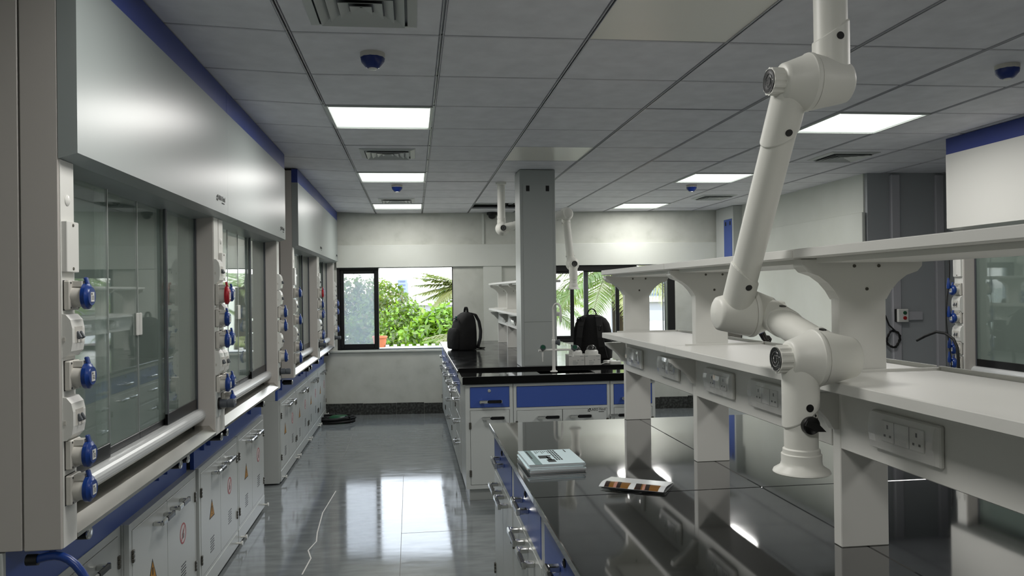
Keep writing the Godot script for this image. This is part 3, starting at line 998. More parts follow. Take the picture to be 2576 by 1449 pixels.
var vent_mesh: ArrayMesh
func extra(o: Node, e: Array) -> void:
	var p := Vector3(e[1], e[2], 0.002)
	match e[0]:
		"hinge":
			var g := Geo.new()
			for k in 3:
				g.box(Vector3(0, -0.017 + 0.017 * k, 0.004), Vector3(0.017, 0.016, 0.009), 0.002)
			obj("hinge", g, M.hinge, o).position = p
		"lock":
			obj("lock", Geo.new().at(along(Vector3.ZERO, Vector3.BACK)).lathe([Vector2(0.012, 0), Vector2(0.012, 0.004), Vector2(0.007, 0.005), Vector2(0.007, 0.003), Vector2(0, 0.003)], 18), M.silver if e.size() < 4 else M.black_plastic, o).position = p
		"warning":
			var s := 0.055
			var a := Geo.new().prism(PackedVector2Array([Vector2(-s, -s * 0.8), Vector2(s, -s * 0.8), Vector2(0, s)]), 0, 0.0008)
			var b := Geo.new().prism(PackedVector2Array([Vector2(-s * 0.8, -s * 0.68), Vector2(s * 0.8, -s * 0.68), Vector2(0, s * 0.76)]), 0.0008, 0.0014)
			var c := Geo.new().prism(PackedVector2Array([Vector2(-0.004, -0.014), Vector2(0.004, -0.014), Vector2(0.007, 0.018), Vector2(-0.007, 0.018)]), 0.0014, 0.002).box(Vector3(0, -0.024, 0.0017), Vector3(0.008, 0.008, 0.0006))
			put("warning_sign", mesh_of([a, M.lettering, b, M.sign_yellow, c, M.lettering]), o).position = p
		"noflame":
			var a := Geo.new().at(along(Vector3.ZERO, Vector3.BACK)).lathe([Vector2(0.05, 0), Vector2(0.05, 0.001), Vector2(0.042, 0.001), Vector2(0.042, 0)], 28)
			a.at(Transform3D(Basis(Vector3.BACK, PI / 4), Vector3.ZERO)).box(Vector3(0, 0, 0.0008), Vector3(0.086, 0.007, 0.001))
			var b := Geo.new().at(along(Vector3.ZERO, Vector3.BACK)).lathe([Vector2(0.043, 0), Vector2(0.043, 0.0004), Vector2(0, 0.0004)], 28)
			var c := Geo.new().prism(PackedVector2Array([Vector2(-0.014, -0.024), Vector2(0.014, -0.024), Vector2(0.018, -0.006), Vector2(0.006, 0.004), Vector2(0.002, 0.026), Vector2(-0.008, 0.008), Vector2(-0.018, 0.0)]), 0.0003, 0.0007)
			put("no_flame_sign", mesh_of([a, M.sign_red, b, M.sign_white, c, M.print_grey]), o).position = p
		"grille":
			if vent_mesh == null:
				var g := Geo.new()
				for r in 6:
					for k in 5:
						g.box(Vector3((k - 2) * 0.017 + (0.006 if r % 2 else 0.0), (r - 2.5) * 0.014, 0.0003), Vector3(0.012, 0.006, 0.0008))
				vent_mesh = mesh_of([g, M.black_plastic])
			put("vent_slots", vent_mesh, o).position = p
		"foot":
			obj("levelling_bolt", Geo.new().at(along(Vector3.ZERO, Vector3.BACK)).lathe([Vector2(0.006, 0), Vector2(0.006, 0.03), Vector2(0.014, 0.031), Vector2(0.014, 0.04), Vector2(0, 0.04)], 12), M.white_plastic, o).position = p

func hood_cabinet(label: String, at: Vector3, turn: float, w: float, group := "") -> void:
	var m := w / 2.0
	var fr := []
	fr.append(["door", 0.03, m, 0.125, 0.672, "white_metal", [m - 0.115, 0.622], [["hinge", 0.03, 0.57], ["hinge", 0.03, 0.22], ["warning", m * 0.56, 0.425], ["grille", m * 0.56, 0.235]]])
	fr.append(["door", m, w - 0.03, 0.125, 0.672, "white_metal", [m + 0.125, 0.622], [["hinge", w - 0.03, 0.57], ["hinge", w - 0.03, 0.22], ["noflame", m + m * 0.5, 0.45], ["grille", m + m * 0.5, 0.265]]])
	var t := cabinet("base_cabinet", label, "cabinet", at, turn, w, 0.02, 0.702, 0.66, fr, 0.06, group)
	var kick := obj("kick_plate", Geo.new().span(Vector3(0.004, 0.022, -0.02), Vector3(w - 0.004, 0.108, 0.003), 0.001), M.white_metal, t)
	for x in [0.06, w - 0.06]:
		extra(kick, ["foot", x, 0.05])

func end_panel(label: String, at: Vector3, turn: float) -> void:
	tag(obj("end_panel", Geo.new().span(Vector3(0, 0.012, -0.74), Vector3(0.02, 0.70, 0.0), 0.002).span(Vector3(0, 0.70, -0.74), Vector3(0.02, 0.888, -0.03), 0.002), M.white_metal), label, "panel").set("position", at)
	get_child(get_child_count() - 1).rotation.y = turn

func build_left_hoods() -> void:
	var near := [["plug", 1.874], ["plate", 1.74], ["sock", 1.602], ["mcb", 1.488], ["sock", 1.374], ["mcb", 1.253], ["sock", 1.15], ["sock", 1.05]]
	var far_red := [["mcb", 1.715], ["red", 1.598], ["sock", 1.478], ["sock", 1.368], ["mcb", 1.257], ["sock", 1.146], ["valve", 1.047]]
	var far := [["mcb", 1.682], ["mcb", 1.563], ["sock", 1.461], ["sock", 1.358], ["mcb", 1.246], ["sock", 1.13], ["valve", 1.02]]
	var t := PI / 2
	var X := -0.973
	hood("nearest fume hood on the left, with four blue-capped sockets on its white edge post", Vector3(X, 0, -2.325), t, 1.825, near, far_red, [0.35, 1.36, 1.48], -0.16)
	hood("second fume hood on the left, its sash reflecting palm leaves beside a red-capped socket", Vector3(X, 0, -4.15), t, 1.865, near, far, [0.20, 0.33, 1.42], -0.135)
	hood("third fume hood on the left, with a free grey side panel beyond the gap", Vector3(X, 0, -6.70), t, 1.82, near, far_red, [0.18, 1.3, 1.5], -0.135)
	hood("farthest fume hood on the left, against the end wall beside the window", Vector3(X, 0, -8.52), t, 1.76, near, far, [0.3, 1.4], -0.135)
	end_panel("white end panel under the near corner of the nearest left fume hood", Vector3(-1.098, 0, -2.325), t)
	end_panel("grey-white end panel standing free in the gap before the third left fume hood", Vector3(-1.098, 0, -6.70), t)
	hood_cabinet("base cabinet with one handle in view at the lower left corner, under the nearest hood", Vector3(-1.13, 0, -2.345), t, 0.865)
	hood_cabinet("base cabinet with a red no-flame sign, standing forward under the nearest fume hood", Vector3(-1.100, 0, -3.215), t, 0.955)
	hood_cabinet("base cabinet under the second left fume hood, next to the forward-standing cabinet", Vector3(-1.09, 0, -4.19), t, 0.895)
	hood_cabinet("base cabinet at the far end of the first hood pair, just before the gap", Vector3(-1.09, 0, -5.095), t, 0.88)
	var txt := ["base cabinet next to the free side panel of the third left hood", "base cabinet second from the gap in the far left hood pair", "base cabinet third from the gap, under the farthest left hood", "base cabinet in the corner by the coiled black cable on the floor"]
	for k in 4:
		hood_cabinet(txt[k], Vector3(-1.09, 0, -6.725 - 0.885 * k), t, 0.88)
	# blue hose below the nearest hood
	var h := thing("hose", "bright blue plastic hose hanging under the nearest left fume hood", "hose", Vector3(-1.0, 0.86, -2.36))
	var pts := []
	for k in 12:
		var s := k / 11.0
		pts.append(Vector3(-0.05 + 0.20 * s, 0.022 * sin(s * PI * 0.9) - 0.23 * s * s * s - 0.0, 0.012 + 0.03 * s))
	obj("tube", Geo.new().tube(pts, 0.012, 10), M.blue_plastic, h)
	obj("fitting", Geo.new().at(along(Vector3(-0.075, 0, 0.012), Vector3.RIGHT)).lathe([Vector2(0, 0), Vector2(0.016, 0), Vector2(0.016, 0.03), Vector2(0, 0.03)], 12), M.black_plastic, h)

func build_benches() -> void:
	# island: black worktop in four slabs
	var t := thing("worktop", "polished black granite worktop of the near island bench", "worktop", Vector3(0.38, 0.92, -3.83))
	for s in [[0.0, 0.755, -0.003, 1.40], [0.757, 1.50, -0.003, 1.40], [0.0, 0.755, 1.403, 2.9], [0.757, 1.50, 1.403, 2.9], [0.0, 0.755, 2.903, 4.2], [0.757, 1.5, 2.903, 4.2]]:
		obj("slab", Geo.new().span(Vector3(s[0], 0.0, s[2]), Vector3(s[1], 0.025, s[3]), 0.0025), M.granite, t)
	var names := ["far island cabinet with blue drawer, at the end of the island bench", "middle island cabinet with blue drawer, left of the booklet stack", "near island cabinet with blue drawer, at the lower edge of the view", "nearest island cabinet beside the camera position"]
	for k in 4:
		var w := 0.705
		var m := w / 2
		var fr := []
		fr.append(["drawer", 0.03, w - 0.03, 0.745, 0.89, "blue", [m, 0.835], [["lock", m, 0.873, 1]]])
		fr.append(["door", 0.03, m, 0.13, 0.725, "white_metal", [m - 0.115, 0.69], [["hinge", 0.03, 0.60], ["hinge", 0.03, 0.25]]])
		fr.append(["door", m, w - 0.03, 0.13, 0.725, "white_metal", [m + 0.115, 0.69], [["hinge", w - 0.03, 0.60], ["hinge", w - 0.03, 0.25]]])
		# fronts face the aisle, local x runs towards the camera
		cabinet("island_cabinet", names[k], "cabinet", Vector3(0.402, 0, -3.81 + 0.71 * k), -PI / 2, w, 0.10, 0.918, 1.44, fr)
	# sink counter across the aisle end of the island
	var z := -5.885
	cabinet("sink_cabinet", "white cabinet with blue locked drawer at the left corner of the sink counter", "cabinet", Vector3(0.405, 0, z), 0, 0.365, 0.10, 0.892, 0.52,
		[["drawer", 0.035, 0.338, 0.712, 0.872, "blue", [0.19, 0.762], [["lock", 0.183, 0.841]]], ["door", 0.035, 0.338, 0.13, 0.695, "white_metal", [0.21, 0.637], [["hinge", 0.035, 0.58], ["hinge", 0.035, 0.22]]]])
	var c := cabinet("sink_cabinet", "white cabinet with a wide blue panel under the sink, bearing a printed logo", "cabinet", Vector3(0.772, 0, z), 0, 0.755, 0.10, 0.892, 0.52,
		[["panel", 0.024, 0.732, 0.705, 0.868, "blue", null, []], ["door", 0.024, 0.38, 0.13, 0.684, "white_metal", [0.265, 0.630], [["hinge", 0.024, 0.58]]], ["door", 0.38, 0.732, 0.13, 0.684, "white_metal", [0.515, 0.630], [["hinge", 0.732, 0.58]]]])
	logo(c, Vector3(0.66, 0.664, 0.0025), 0.78)
	cabinet("sink_cabinet", "white cabinet with blue drawer at the right end of the sink counter", "cabinet", Vector3(1.53, 0, z), 0, 0.36, 0.10, 0.892, 0.52,
		[["drawer", 0.026, 0.335, 0.705, 0.866, "blue", [0.17, 0.757], []], ["door", 0.026, 0.335, 0.13, 0.684, "white_metal", [0.075, 0.628], [["hinge", 0.335, 0.58]]]])
	t = thing("worktop", "black granite sink counter top with raised edges and an inset basin", "worktop", Vector3(0.385, 0.893, -5.865))
	var g := Geo.new()
	var x1 := 1.515
	for s in [[0.0, 0.62, -0.53, 0.0], [1.06, x1, -0.53, 0.0], [0.62, 1.06, -0.155, 0.0], [0.62, 1.06, -0.53, -0.36]]:
		g.span(Vector3(s[0], 0, s[2]), Vector3(s[1], 0.05, s[3]))
	obj("slab", g, M.granite, t)
	g = Geo.new()
	g.span(Vector3(0, 0.0, -0.018), Vector3(x1, 0.058, 0.006), 0.004)
	g.span(Vector3(0.0, 0.0, -0.545), Vector3(x1, 0.072, -0.525), 0.004)
	obj("raised_edge", g, M.granite_edge, t)
	g = Geo.new()
	g.span(Vector3(0.615, -0.2, -0.365), Vector3(1.065, -0.18, -0.15))
	for s in [[0.61, 0.622, -0.365, -0.15], [1.058, 1.07, -0.365, -0.15], [0.61, 1.07, -0.372, -0.36], [0.61, 1.07, -0.155, -0.143]]:
		g.span(Vector3(s[0], -0.2, s[2]), Vector3(s[1], 0.045, s[3]))
	obj("basin", g, M.granite_edge, t)
	# gooseneck tap with three green-capped side valves
	var f := thing("lab_tap", "white gooseneck laboratory tap with green-capped side valves on the sink counter", "tap", Vector3(1.140, 0.943, -6.16))
	g = Geo.new().lathe([Vector2(0.03, 0), Vector2(0.03, 0.006), Vector2(0.016, 0.012), Vector2(0.013, 0.03), Vector2(0.013, 0.22), Vector2(0.015, 0.225), Vector2(0.015, 0.255), Vector2(0.0105, 0.26), Vector2(0.0105, 0.28), Vector2(0, 0.28)], 18)
	var pts := [Vector3(0, 0.27, 0), Vector3(0, 0.49, 0)]
	for k in 13:
		var a := PI - PI * 1.0 * k / 12.0
		pts.append(Vector3(0.024 + 0.024 * cos(a), 0.505 + 0.042 * sin(a), 0.065 * k / 12.0))
	pts.append(Vector3(0.048, 0.455, 0.068))
	g.tube(pts, 0.0085, 10)
	g.at(along(Vector3(0.048, 0.40, 0.068), Vector3.UP)).lathe([Vector2(0, 0), Vector2(0.006, 0), Vector2(0.007, 0.025), Vector2(0.010, 0.04), Vector2(0.010, 0.06), Vector2(0, 0.06)], 14)
	obj("gooseneck", g, M.white_plastic, f)
	g = Geo.new().tube([Vector3(-0.125, 0.172, 0.01), Vector3(-0.02, 0.176, 0), Vector3(0.12, 0.177, 0.01), Vector3(0.15, 0.165, 0.02), Vector3(0.152, 0.12, 0.022)], 0.009, 10)
	g.at(along(Vector3(-0.094, 0.16, 0.02), Vector3.DOWN)).lathe([Vector2(0.008, 0), Vector2(0.007, 0.03), Vector2(0.0045, 0.04), Vector2(0.0035, 0.075), Vector2(0, 0.075)], 10)
	obj("side_arm", g, M.white_plastic, f)
	for s in [[Vector3(-0.092, 0.19, 0.02), Vector3(0, 0.6, 0.8)], [Vector3(0.165, 0.185, 0.025), Vector3(0, 0.6, 0.8)], [Vector3(0.03, 0.235, 0.0), Vector3(0.9, 0, 0.3)]]:
		var a := Geo.new().at(along(s[0], s[1])).lathe([Vector2(0, -0.026), Vector2(0.012, -0.026), Vector2(0.019, 0.0), Vector2(0.026, 0.012), Vector2(0.024, 0.02), Vector2(0, 0.02)], 8)
		var b := Geo.new().at(along(s[0], s[1])).lathe([Vector2(0.020, 0.019), Vector2(0.018, 0.023), Vector2(0, 0.023)], 8)
		put("valve_handle", mesh_of([a, M.dark_grey_plastic, b, M.cap_green if s[1].y > 0 else M.dark_grey_plastic]), f)
	# long bench to the end wall
	t = thing("worktop", "long dark granite worktop running from the column to the left window", "worktop", Vector3(0.38, 0.92, -6.415))
	for k in 3:
		obj("slab", Geo.new().span(Vector3(0, 0, -1.25 * k - 1.248 + (0.0 if k < 2 else 0.0)), Vector3(0.755, 0.025, -1.25 * k), 0.0025), M.granite_dusty, t)
		obj("slab", Geo.new().span(Vector3(0.757, 0, -1.25 * k - 1.248), Vector3(1.52, 0.025, -1.25 * k), 0.0025), M.granite_dusty, t)
	# fronts to the aisle: from the end wall (x = 0) towards the camera
	var units := [["drawers", 0.62], ["doors", 0.72], ["drawers", 0.62], ["doors", 0.72], ["doors", 0.98]]
	var lab := ["four-drawer cabinet with blue top drawer, first along the aisle behind the sink counter", "blue-drawer cabinet with two doors, second along the aisle behind the sink counter", "four-drawer cabinet in the middle of the long aisle bench", "blue-drawer cabinet with two doors, second from the window on the aisle bench", "widest aisle bench cabinet, next to the end wall under the backpack"]
	var zz := -6.42
	for k in units.size():
		var w: float = units[k][1]
		var fr := []
		var m := w / 2
		fr.append(["drawer", 0.03, w - 0.03, 0.745, 0.89, "blue", [m, 0.80], [["lock", m, 0.868, 1]]])
		if units[k][0] == "drawers":
			for q in [[0.565, 0.725, 0.665], [0.37, 0.55, 0.48], [0.13, 0.355, 0.30]]:
				fr.append(["drawer", 0.03, w - 0.03, q[0], q[1], "white_metal", [m, q[2]], []])
		else:
			fr.append(["door", 0.03, m, 0.13, 0.725, "white_metal", [m - 0.115, 0.67], [["hinge", 0.03, 0.58], ["hinge", 0.03, 0.25]]])
			fr.append(["door", m, w - 0.03, 0.13, 0.725, "white_metal", [m + 0.115, 0.67], [["hinge", w - 0.03, 0.58], ["hinge", w - 0.03, 0.25]]])
		cabinet("bench_cabinet", lab[k], "cabinet", Vector3(0.402, 0, zz - w), -PI / 2, w, 0.10, 0.918, 1.46, fr)
		zz -= w + 0.003
	# service column standing on the long bench
	t = thing("service_column", "grey-white sheet metal service column rising from the bench to the ceiling", "column", Vector3(0.937, 0.945, -6.56))
	var top := CEIL - 0.945
	obj("body", Geo.new().span(Vector3(0, 0, -0.30), Vector3(0.308, top, -0.004), 0.004), M.column_metal, t)
	obj("panel", Geo.new().span(Vector3(0.026, 0.385, -0.004), Vector3(0.284, top - 0.125, 0.0), 0.001), M.column_metal, t)
	obj("panel", Geo.new().span(Vector3(0.026, 0.01, -0.004), Vector3(0.284, 0.380, 0.0), 0.001), M.column_metal, t)
	for x in [0.055, 0.225]:
		obj("slot", Geo.new().span(Vector3(x, top - 0.185, 0.0), Vector3(x + 0.03, top - 0.137, 0.0015)), M.black_plastic, t)

# reagent shelf: local x across (0 at the aisle edge), local z along; posts at the given z
func rack(label: String, at: Vector3, posts: Array, outlets: Array) -> void:
	var t := thing("reagent_rack", label, "shelf rack", at)
	var yl := 0.413
	var yu := 0.726
	for k in posts.size():
		var z: float = posts[k]
		obj("post", Geo.new().span(Vector3(0.118, 0, z - 0.036), Vector3(0.246, yu - 0.004, z), 0.002), M.warm_white, t)
		# curved bracket under the upper shelf
		var poly := PackedVector2Array()
		for q in [[0.020, 0.722], [0.022, 0.705], [0.034, 0.692], [0.064, 0.682], [0.088, 0.665], [0.106, 0.645], [0.120, 0.622]]:
			poly.append(Vector2(q[0], q[1]))
		for q in range(6, -1, -1):
			poly.append(Vector2(0.366 - poly[q].x, poly[q].y))
		obj("bracket", Geo.new().prism(poly, z - 0.044, z + 0.003), M.warm_white, t)
		var sc := Geo.new()
		for q in [[0.160, 0.706], [0.226, 0.706], [0.193, 0.648]]:
			sc.at(along(Vector3(q[0], q[1], z + 0.003), Vector3.BACK)).lathe([Vector2(0.0045, 0), Vector2(0.004, 0.002), Vector2(0, 0.002)], 10)
		obj("bolt", sc, M.hinge, t)
		# curved brace under the lower shelf, on the aisle side
		poly = PackedVector2Array()
		for q in [[0.018, 0.388], [0.022, 0.374], [0.040, 0.358], [0.066, 0.345], [0.088, 0.322], [0.104, 0.296]]:
			poly.append(Vector2(q[0], q[1]))
		poly.append(Vector2(0.118, 0.296))
		poly.append(Vector2(0.118, 0.388))
		obj("brace", Geo.new().prism(poly, z - 0.030, z - 0.004), M.warm_white, t)
	for k in posts.size() - 1:
		var z0: float = posts[k + 1]
		var z1: float = posts[k] - 0.008
		obj("upper_shelf", Geo.new().span(Vector3(0.0, yu, z0 - 0.004), Vector3(0.395, yu + 0.023, z1 - 0.004), 0.002).span(Vector3(0.05, yu - 0.012, z0 + 0.02), Vector3(0.32, yu, z1 - 0.05)), M.warm_white, t)
		var s := obj("lower_shelf", Geo.new().span(Vector3(0.0, yl, z0 - 0.004), Vector3(0.395, yl + 0.026, z1 - 0.004), 0.002), M.warm_white, t)
		# raised rim on three sides
		var g := Geo.new()
		g.span(Vector3(0.387, yl + 0.024, z0), Vector3(0.395, yl + 0.036, z1 - 0.006), 0.001)
		g.span(Vector3(0.075, yl + 0.024, z0 + 0.001), Vector3(0.387, yl + 0.033, z0 + 0.008), 0.001)
		obj("rim", g, M.warm_white, s)
		obj("raceway", Geo.new().span(Vector3(0.1185, 0.248, z0 + 0.001), Vector3(0.245, yl - 0.001, z1 - 0.034), 0.002), M.warm_white, t)
	for z in outlets:
		var g := Geo.new().span(Vector3(0.107, 0.283, z - 0.118), Vector3(0.1185, 0.370, z + 0.118), 0.003)
		g.span(Vector3(0.103, 0.306, z - 0.072), Vector3(0.107, 0.353, z + 0.072), 0.001)
		var k := Geo.new()
		for s in [-1, 1]:
			var zc: float = z + 0.05 * s
			for q in [[0.010, 0.0, 0.009, 0.005], [-0.010, -0.010, 0.005, 0.006], [-0.010, 0.010, 0.005, 0.006]]:
				k.box(Vector3(0.1028, 0.330 + q[0], zc + q[1]), Vector3(0.0012, q[2], q[3]))
		for s in [-0.026, 0.026]:
			k.box(Vector3(0.1029, 0.33, z + s), Vector3(0.001, 0.046, 0.0008))
		var o := put("power_outlet", mesh_of([g, M.white_plastic, k, M.black_plastic]), t)
		# clear protective film bulging over the plate
		var f := Geo.new()
		var rows := 5
		for a in 8:
			var u0 := -0.112 + 0.028 * a
			var u1 := u0 + 0.028
			for b in rows:
				var v0 := 0.287 + 0.016 * b
				var v1 := v0 + 0.016
				var hgt := func(u: float, v: float) -> Vector3:
					return Vector3(0.1005 - 0.007 * maxf(0.0, sin((v - 0.287) / 0.08 * PI)) * (0.6 + 0.4 * sin(u * 55.0 + v * 40.0)), v, z + u)
				f.quad(hgt.call(u0, v0), hgt.call(u1, v0), hgt.call(u1, v1), hgt.call(u0, v1), Vector3(-1, 0, 0))
		obj("film", f, M.sheet_plastic, o)

func build_racks() -> void:
	rack("white two-tier reagent shelf with power outlets standing on the near island bench", Vector3(0.948, 0.945, 0.0), [0.17, -0.83, -1.83, -2.82, -3.79], [-1.562, -2.21, -2.58, -3.11, -3.602])
	rack("distant white two-tier reagent shelf on the long bench behind the column", Vector3(0.985, 0.945, 0.0), [-7.05, -7.93, -8.85, -9.78], [-7.30, -7.85, -8.25, -9.1])

# ---------------------------------------------------------------- extraction arms
func sleeve(g: Geo, c: Vector3, d: Vector3, len: float, r: float, slant: Vector3) -> void:
	var f := along(c, d)
	var seg := 28
	var ring := func(h: float, rad: float, s: float, a: float) -> Vector3:
		var dir := f.basis.x * cos(a) + f.basis.z * sin(a)
		return c + dir * rad + f.basis.y * (h + s * dir.dot(slant))
	var rows := [[-0.01, r, 0.0], [len, r, 0.026], [len + 0.003, r - 0.0015, 0.026], [len + 0.003, r - 0.006, 0.026]]
	for k in rows.size() - 1:
		for i in seg:
			var a0 := TAU * i / seg
			var a1 := TAU * (i + 1) / seg
			var d0 := f.basis.x * cos(a0) + f.basis.z * sin(a0)
			var d1 := f.basis.x * cos(a1) + f.basis.z * sin(a1)
			var A = ring.call(rows[k][0], rows[k][1], rows[k][2], a0)
			var B = ring.call(rows[k][0], rows[k][1], rows[k][2], a1)
			var C = ring.call(rows[k + 1][0], rows[k + 1][1], rows[k + 1][2], a1)
			var D = ring.call(rows[k + 1][0], rows[k + 1][1], rows[k + 1][2], a0)
			if k == 0:
				g.v(A, B, C, d0, d1, d1)
				g.v(A, C, D, d0, d1, d0)
			else:
				g.quad(A, B, C, D, d0 + f.basis.y)

func arm_joint(t: Node3D, c: Vector3, left: bool) -> void:
	var s := 1.0 if left else -1.0
	var f := along(c, Vector3(s, 0, 0))
	# the half on the knob side, then the other half
	var g := Geo.new().at(f).lathe([Vector2(0, -0.070), Vector2(0.036, -0.070), Vector2(0.041, -0.067), Vector2(0.0435, -0.060), Vector2(0.0615, -0.014), Vector2(0.0645, -0.012), Vector2(0.0655, -0.008), Vector2(0.0655, -0.004), Vector2(0.0635, -0.001), Vector2(0.059, 0.0)], 36)
	var h := Geo.new().at(f).lathe([Vector2(0.058, 0.0), Vector2(0.0625, 0.001), Vector2(0.0625, 0.006), Vector2(0.0465, 0.078), Vector2(0.044, 0.086), Vector2(0.037, 0.091), Vector2(0, 0.093)], 36)
	obj("joint_shell", g, M.arm_plastic, t)
	obj("joint_shell", h, M.arm_plastic, t)
	var poly := PackedVector2Array()
	for k in 48:
		var a := TAU * k / 48.0
		var r := 0.0315 if (k / 2) % 2 == 0 else 0.0295
		poly.append(Vector2(cos(a) * r, sin(a) * r))
	var kf := Transform3D(Basis(Vector3(0, 0, -s), Vector3(0, 1, 0), Vector3(s, 0, 0)), c)
	var kn := obj("clamp_knob", Geo.new().at(kf).prism(poly, -0.097, -0.069), M.arm_plastic, t)
	var disc := Geo.new().at(f).lathe([Vector2(0, -0.0985), Vector2(0.008, -0.0985), Vector2(0.0085, -0.098), Vector2(0.0155, -0.098), Vector2(0.0165, -0.0985), Vector2(0.026, -0.0985), Vector2(0.028, -0.096), Vector2(0.028, -0.091)], 30)
	var rings := Geo.new().at(f)
	for r in [0.0085, 0.0165, 0.0265]:
		rings.lathe([Vector2(r - 0.0007, -0.0984), Vector2(r - 0.0005, -0.0992), Vector2(r + 0.0005, -0.0992), Vector2(r + 0.0007, -0.0984)], 30)
	put("knob_disc", mesh_of([disc, M.black_plastic, rings, M.chrome]), kn)

func arm(label: String, at: Vector3, turn: float, top: float, j1: Vector2, j2: Vector2, j3: Vector2, bottom: float, damper := true) -> void:
	var t := thing("extraction_arm", label, "extraction arm", at, turn)
	var L := -0.068
	var R := 0.024
	var rt := 0.0365
	var rs := 0.0405
	var P := func(x: float, j: Vector2) -> Vector3:
		return Vector3(x, j.x, j.y)
	var a1: Vector3 = P.call(R, j1)
	var a2: Vector3 = P.call(L, j1)
	var b1: Vector3 = P.call(L, j2)
	var b2: Vector3 = P.call(R, j2)
	var c1: Vector3 = P.call(R, j3)
	var c2: Vector3 = P.call(L, j3)
	var e := Vector3(L, bottom, j3.y)
	obj("tube", Geo.new().tube([Vector3(R, top, j1.y), a1], rt, 28), M.arm_plastic, t)
	obj("tube", Geo.new().tube([a2, b1], rt, 28), M.arm_plastic, t)
	obj("tube", Geo.new().tube([b2, c1], rt, 28), M.arm_plastic, t)
	obj("tube", Geo.new().tube([c2, e + Vector3(0, 0.02, 0)], rt, 28), M.arm_plastic, t)
	obj("ceiling_collar", Geo.new().at(T(Vector3(R, top - 0.025, j1.y))).lathe([Vector2(0.0365, 0), Vector2(0.05, 0.006), Vector2(0.052, 0.03), Vector2(0, 0.03)], 26), M.arm_plastic, t)
	arm_joint(t, Vector3(-0.028, j1.x, j1.y), true)
	arm_joint(t, Vector3(-0.030, j2.x, j2.y), false)
	arm_joint(t, Vector3(-0.028, j3.x, j3.y), true)
	for q in [[a1, Vector3.UP, 0.115], [a2, b1 - a2, 0.125], [b1, a2 - b1, 0.125], [b2, c1 - b2, 0.10], [c1, b2 - c1, 0.10], [c2, Vector3.DOWN, 0.125]]:
		var g := Geo.new()
		var d: Vector3 = q[1].normalized()
		sleeve(g, q[0], d, q[2], rs, Vector3(signf(q[0].x), 0, 0))
		var s := obj("sleeve", g, M.arm_plastic, t)
		# black screw cap on the side that looks away from the joint axis
		var n := Vector3.RIGHT.cross(d).normalized()
		if n.z < 0 or (absf(n.z) < 0.2 and n.y < 0):
			n = -n
		var caps := Geo.new()
		for sg in [1.0, -1.0]:
			caps.at(along(q[0] + d * (q[2] - 0.02) + n * sg * (rs - 0.0012), n * sg)).lathe([Vector2(0.0085, 0), Vector2(0.0085, 0.0022), Vector2(0, 0.0022)], 16)
		obj("screw_cap", caps, M.black_plastic, s)
	# hood end piece: stepped collar and flared lip
	obj("nozzle", Geo.new().at(T(e)).lathe([Vector2(0.034, 0.058), Vector2(0.040, 0.053), Vector2(0.0405, 0.044), Vector2(0.0435, 0.042), Vector2(0.0435, 0.024), Vector2(0.046, 0.016), Vector2(0.060, 0.007), Vector2(0.062, 0.002), Vector2(0.059, 0.0), Vector2(0.042, 0.004), Vector2(0.034, 0.01), Vector2(0.033, 0.06)], 36), M.arm_plastic, t)
	if damper:
		var o := Vector3(L, bottom + 0.112, j3.y + rt - 0.001)
		var k := Geo.new().at(along(o, Vector3.BACK)).lathe([Vector2(0.0195, 0), Vector2(0.0195, 0.012), Vector2(0.017, 0.014), Vector2(0, 0.014)], 26)
		k.at(Transform3D(Basis(Vector3.BACK, -0.42), o + Vector3(0, 0, 0.012))).prism(PackedVector2Array([Vector2(-0.017, -0.006), Vector2(0.012, -0.008), Vector2(0.032, 0.0), Vector2(0.012, 0.008), Vector2(-0.017, 0.006)]), 0.0, 0.008)
		obj("damper_knob", k, M.black_plastic, t)
		# scale marks on the round tube
		var mk := Geo.new()
		for m in 7:
			var ang := -1.15 + 2.3 * m / 6.0
			var u := 0.026 * sin(ang)
			var vv := 0.026 * cos(ang)
			var phi := u / rt
			var w := 0.0022 + 0.0016 * (1.0 - absf(m - 3) / 3.0)
			mk.at(Transform3D(Basis(Vector3.UP, phi) * Basis(Vector3.BACK, -ang), Vector3(L + rt * sin(phi), o.y + vv, j3.y + rt * cos(phi)))).box(Vector3.ZERO, Vector3(w * 2.0, 0.005, 0.0012))
		obj("scale_mark", mk, M.black_plastic, t)

func build_arms() -> void:
	arm("white jointed extraction arm hanging from the ceiling over the near island bench", Vector3(0.93, 0, 0), 0.0, CEIL, Vector2(2.062, -1.655), Vector2(1.532, -1.99), Vector2(1.440, -1.640), 1.186)
	arm("white jointed extraction arm hanging behind the service column, smaller in the distance", Vector3(0, 0, -7.33), PI / 2, CEIL, Vector2(2.185, 0.872), Vector2(2.325, 1.492), Vector2(1.845, 1.543), 1.602, false)

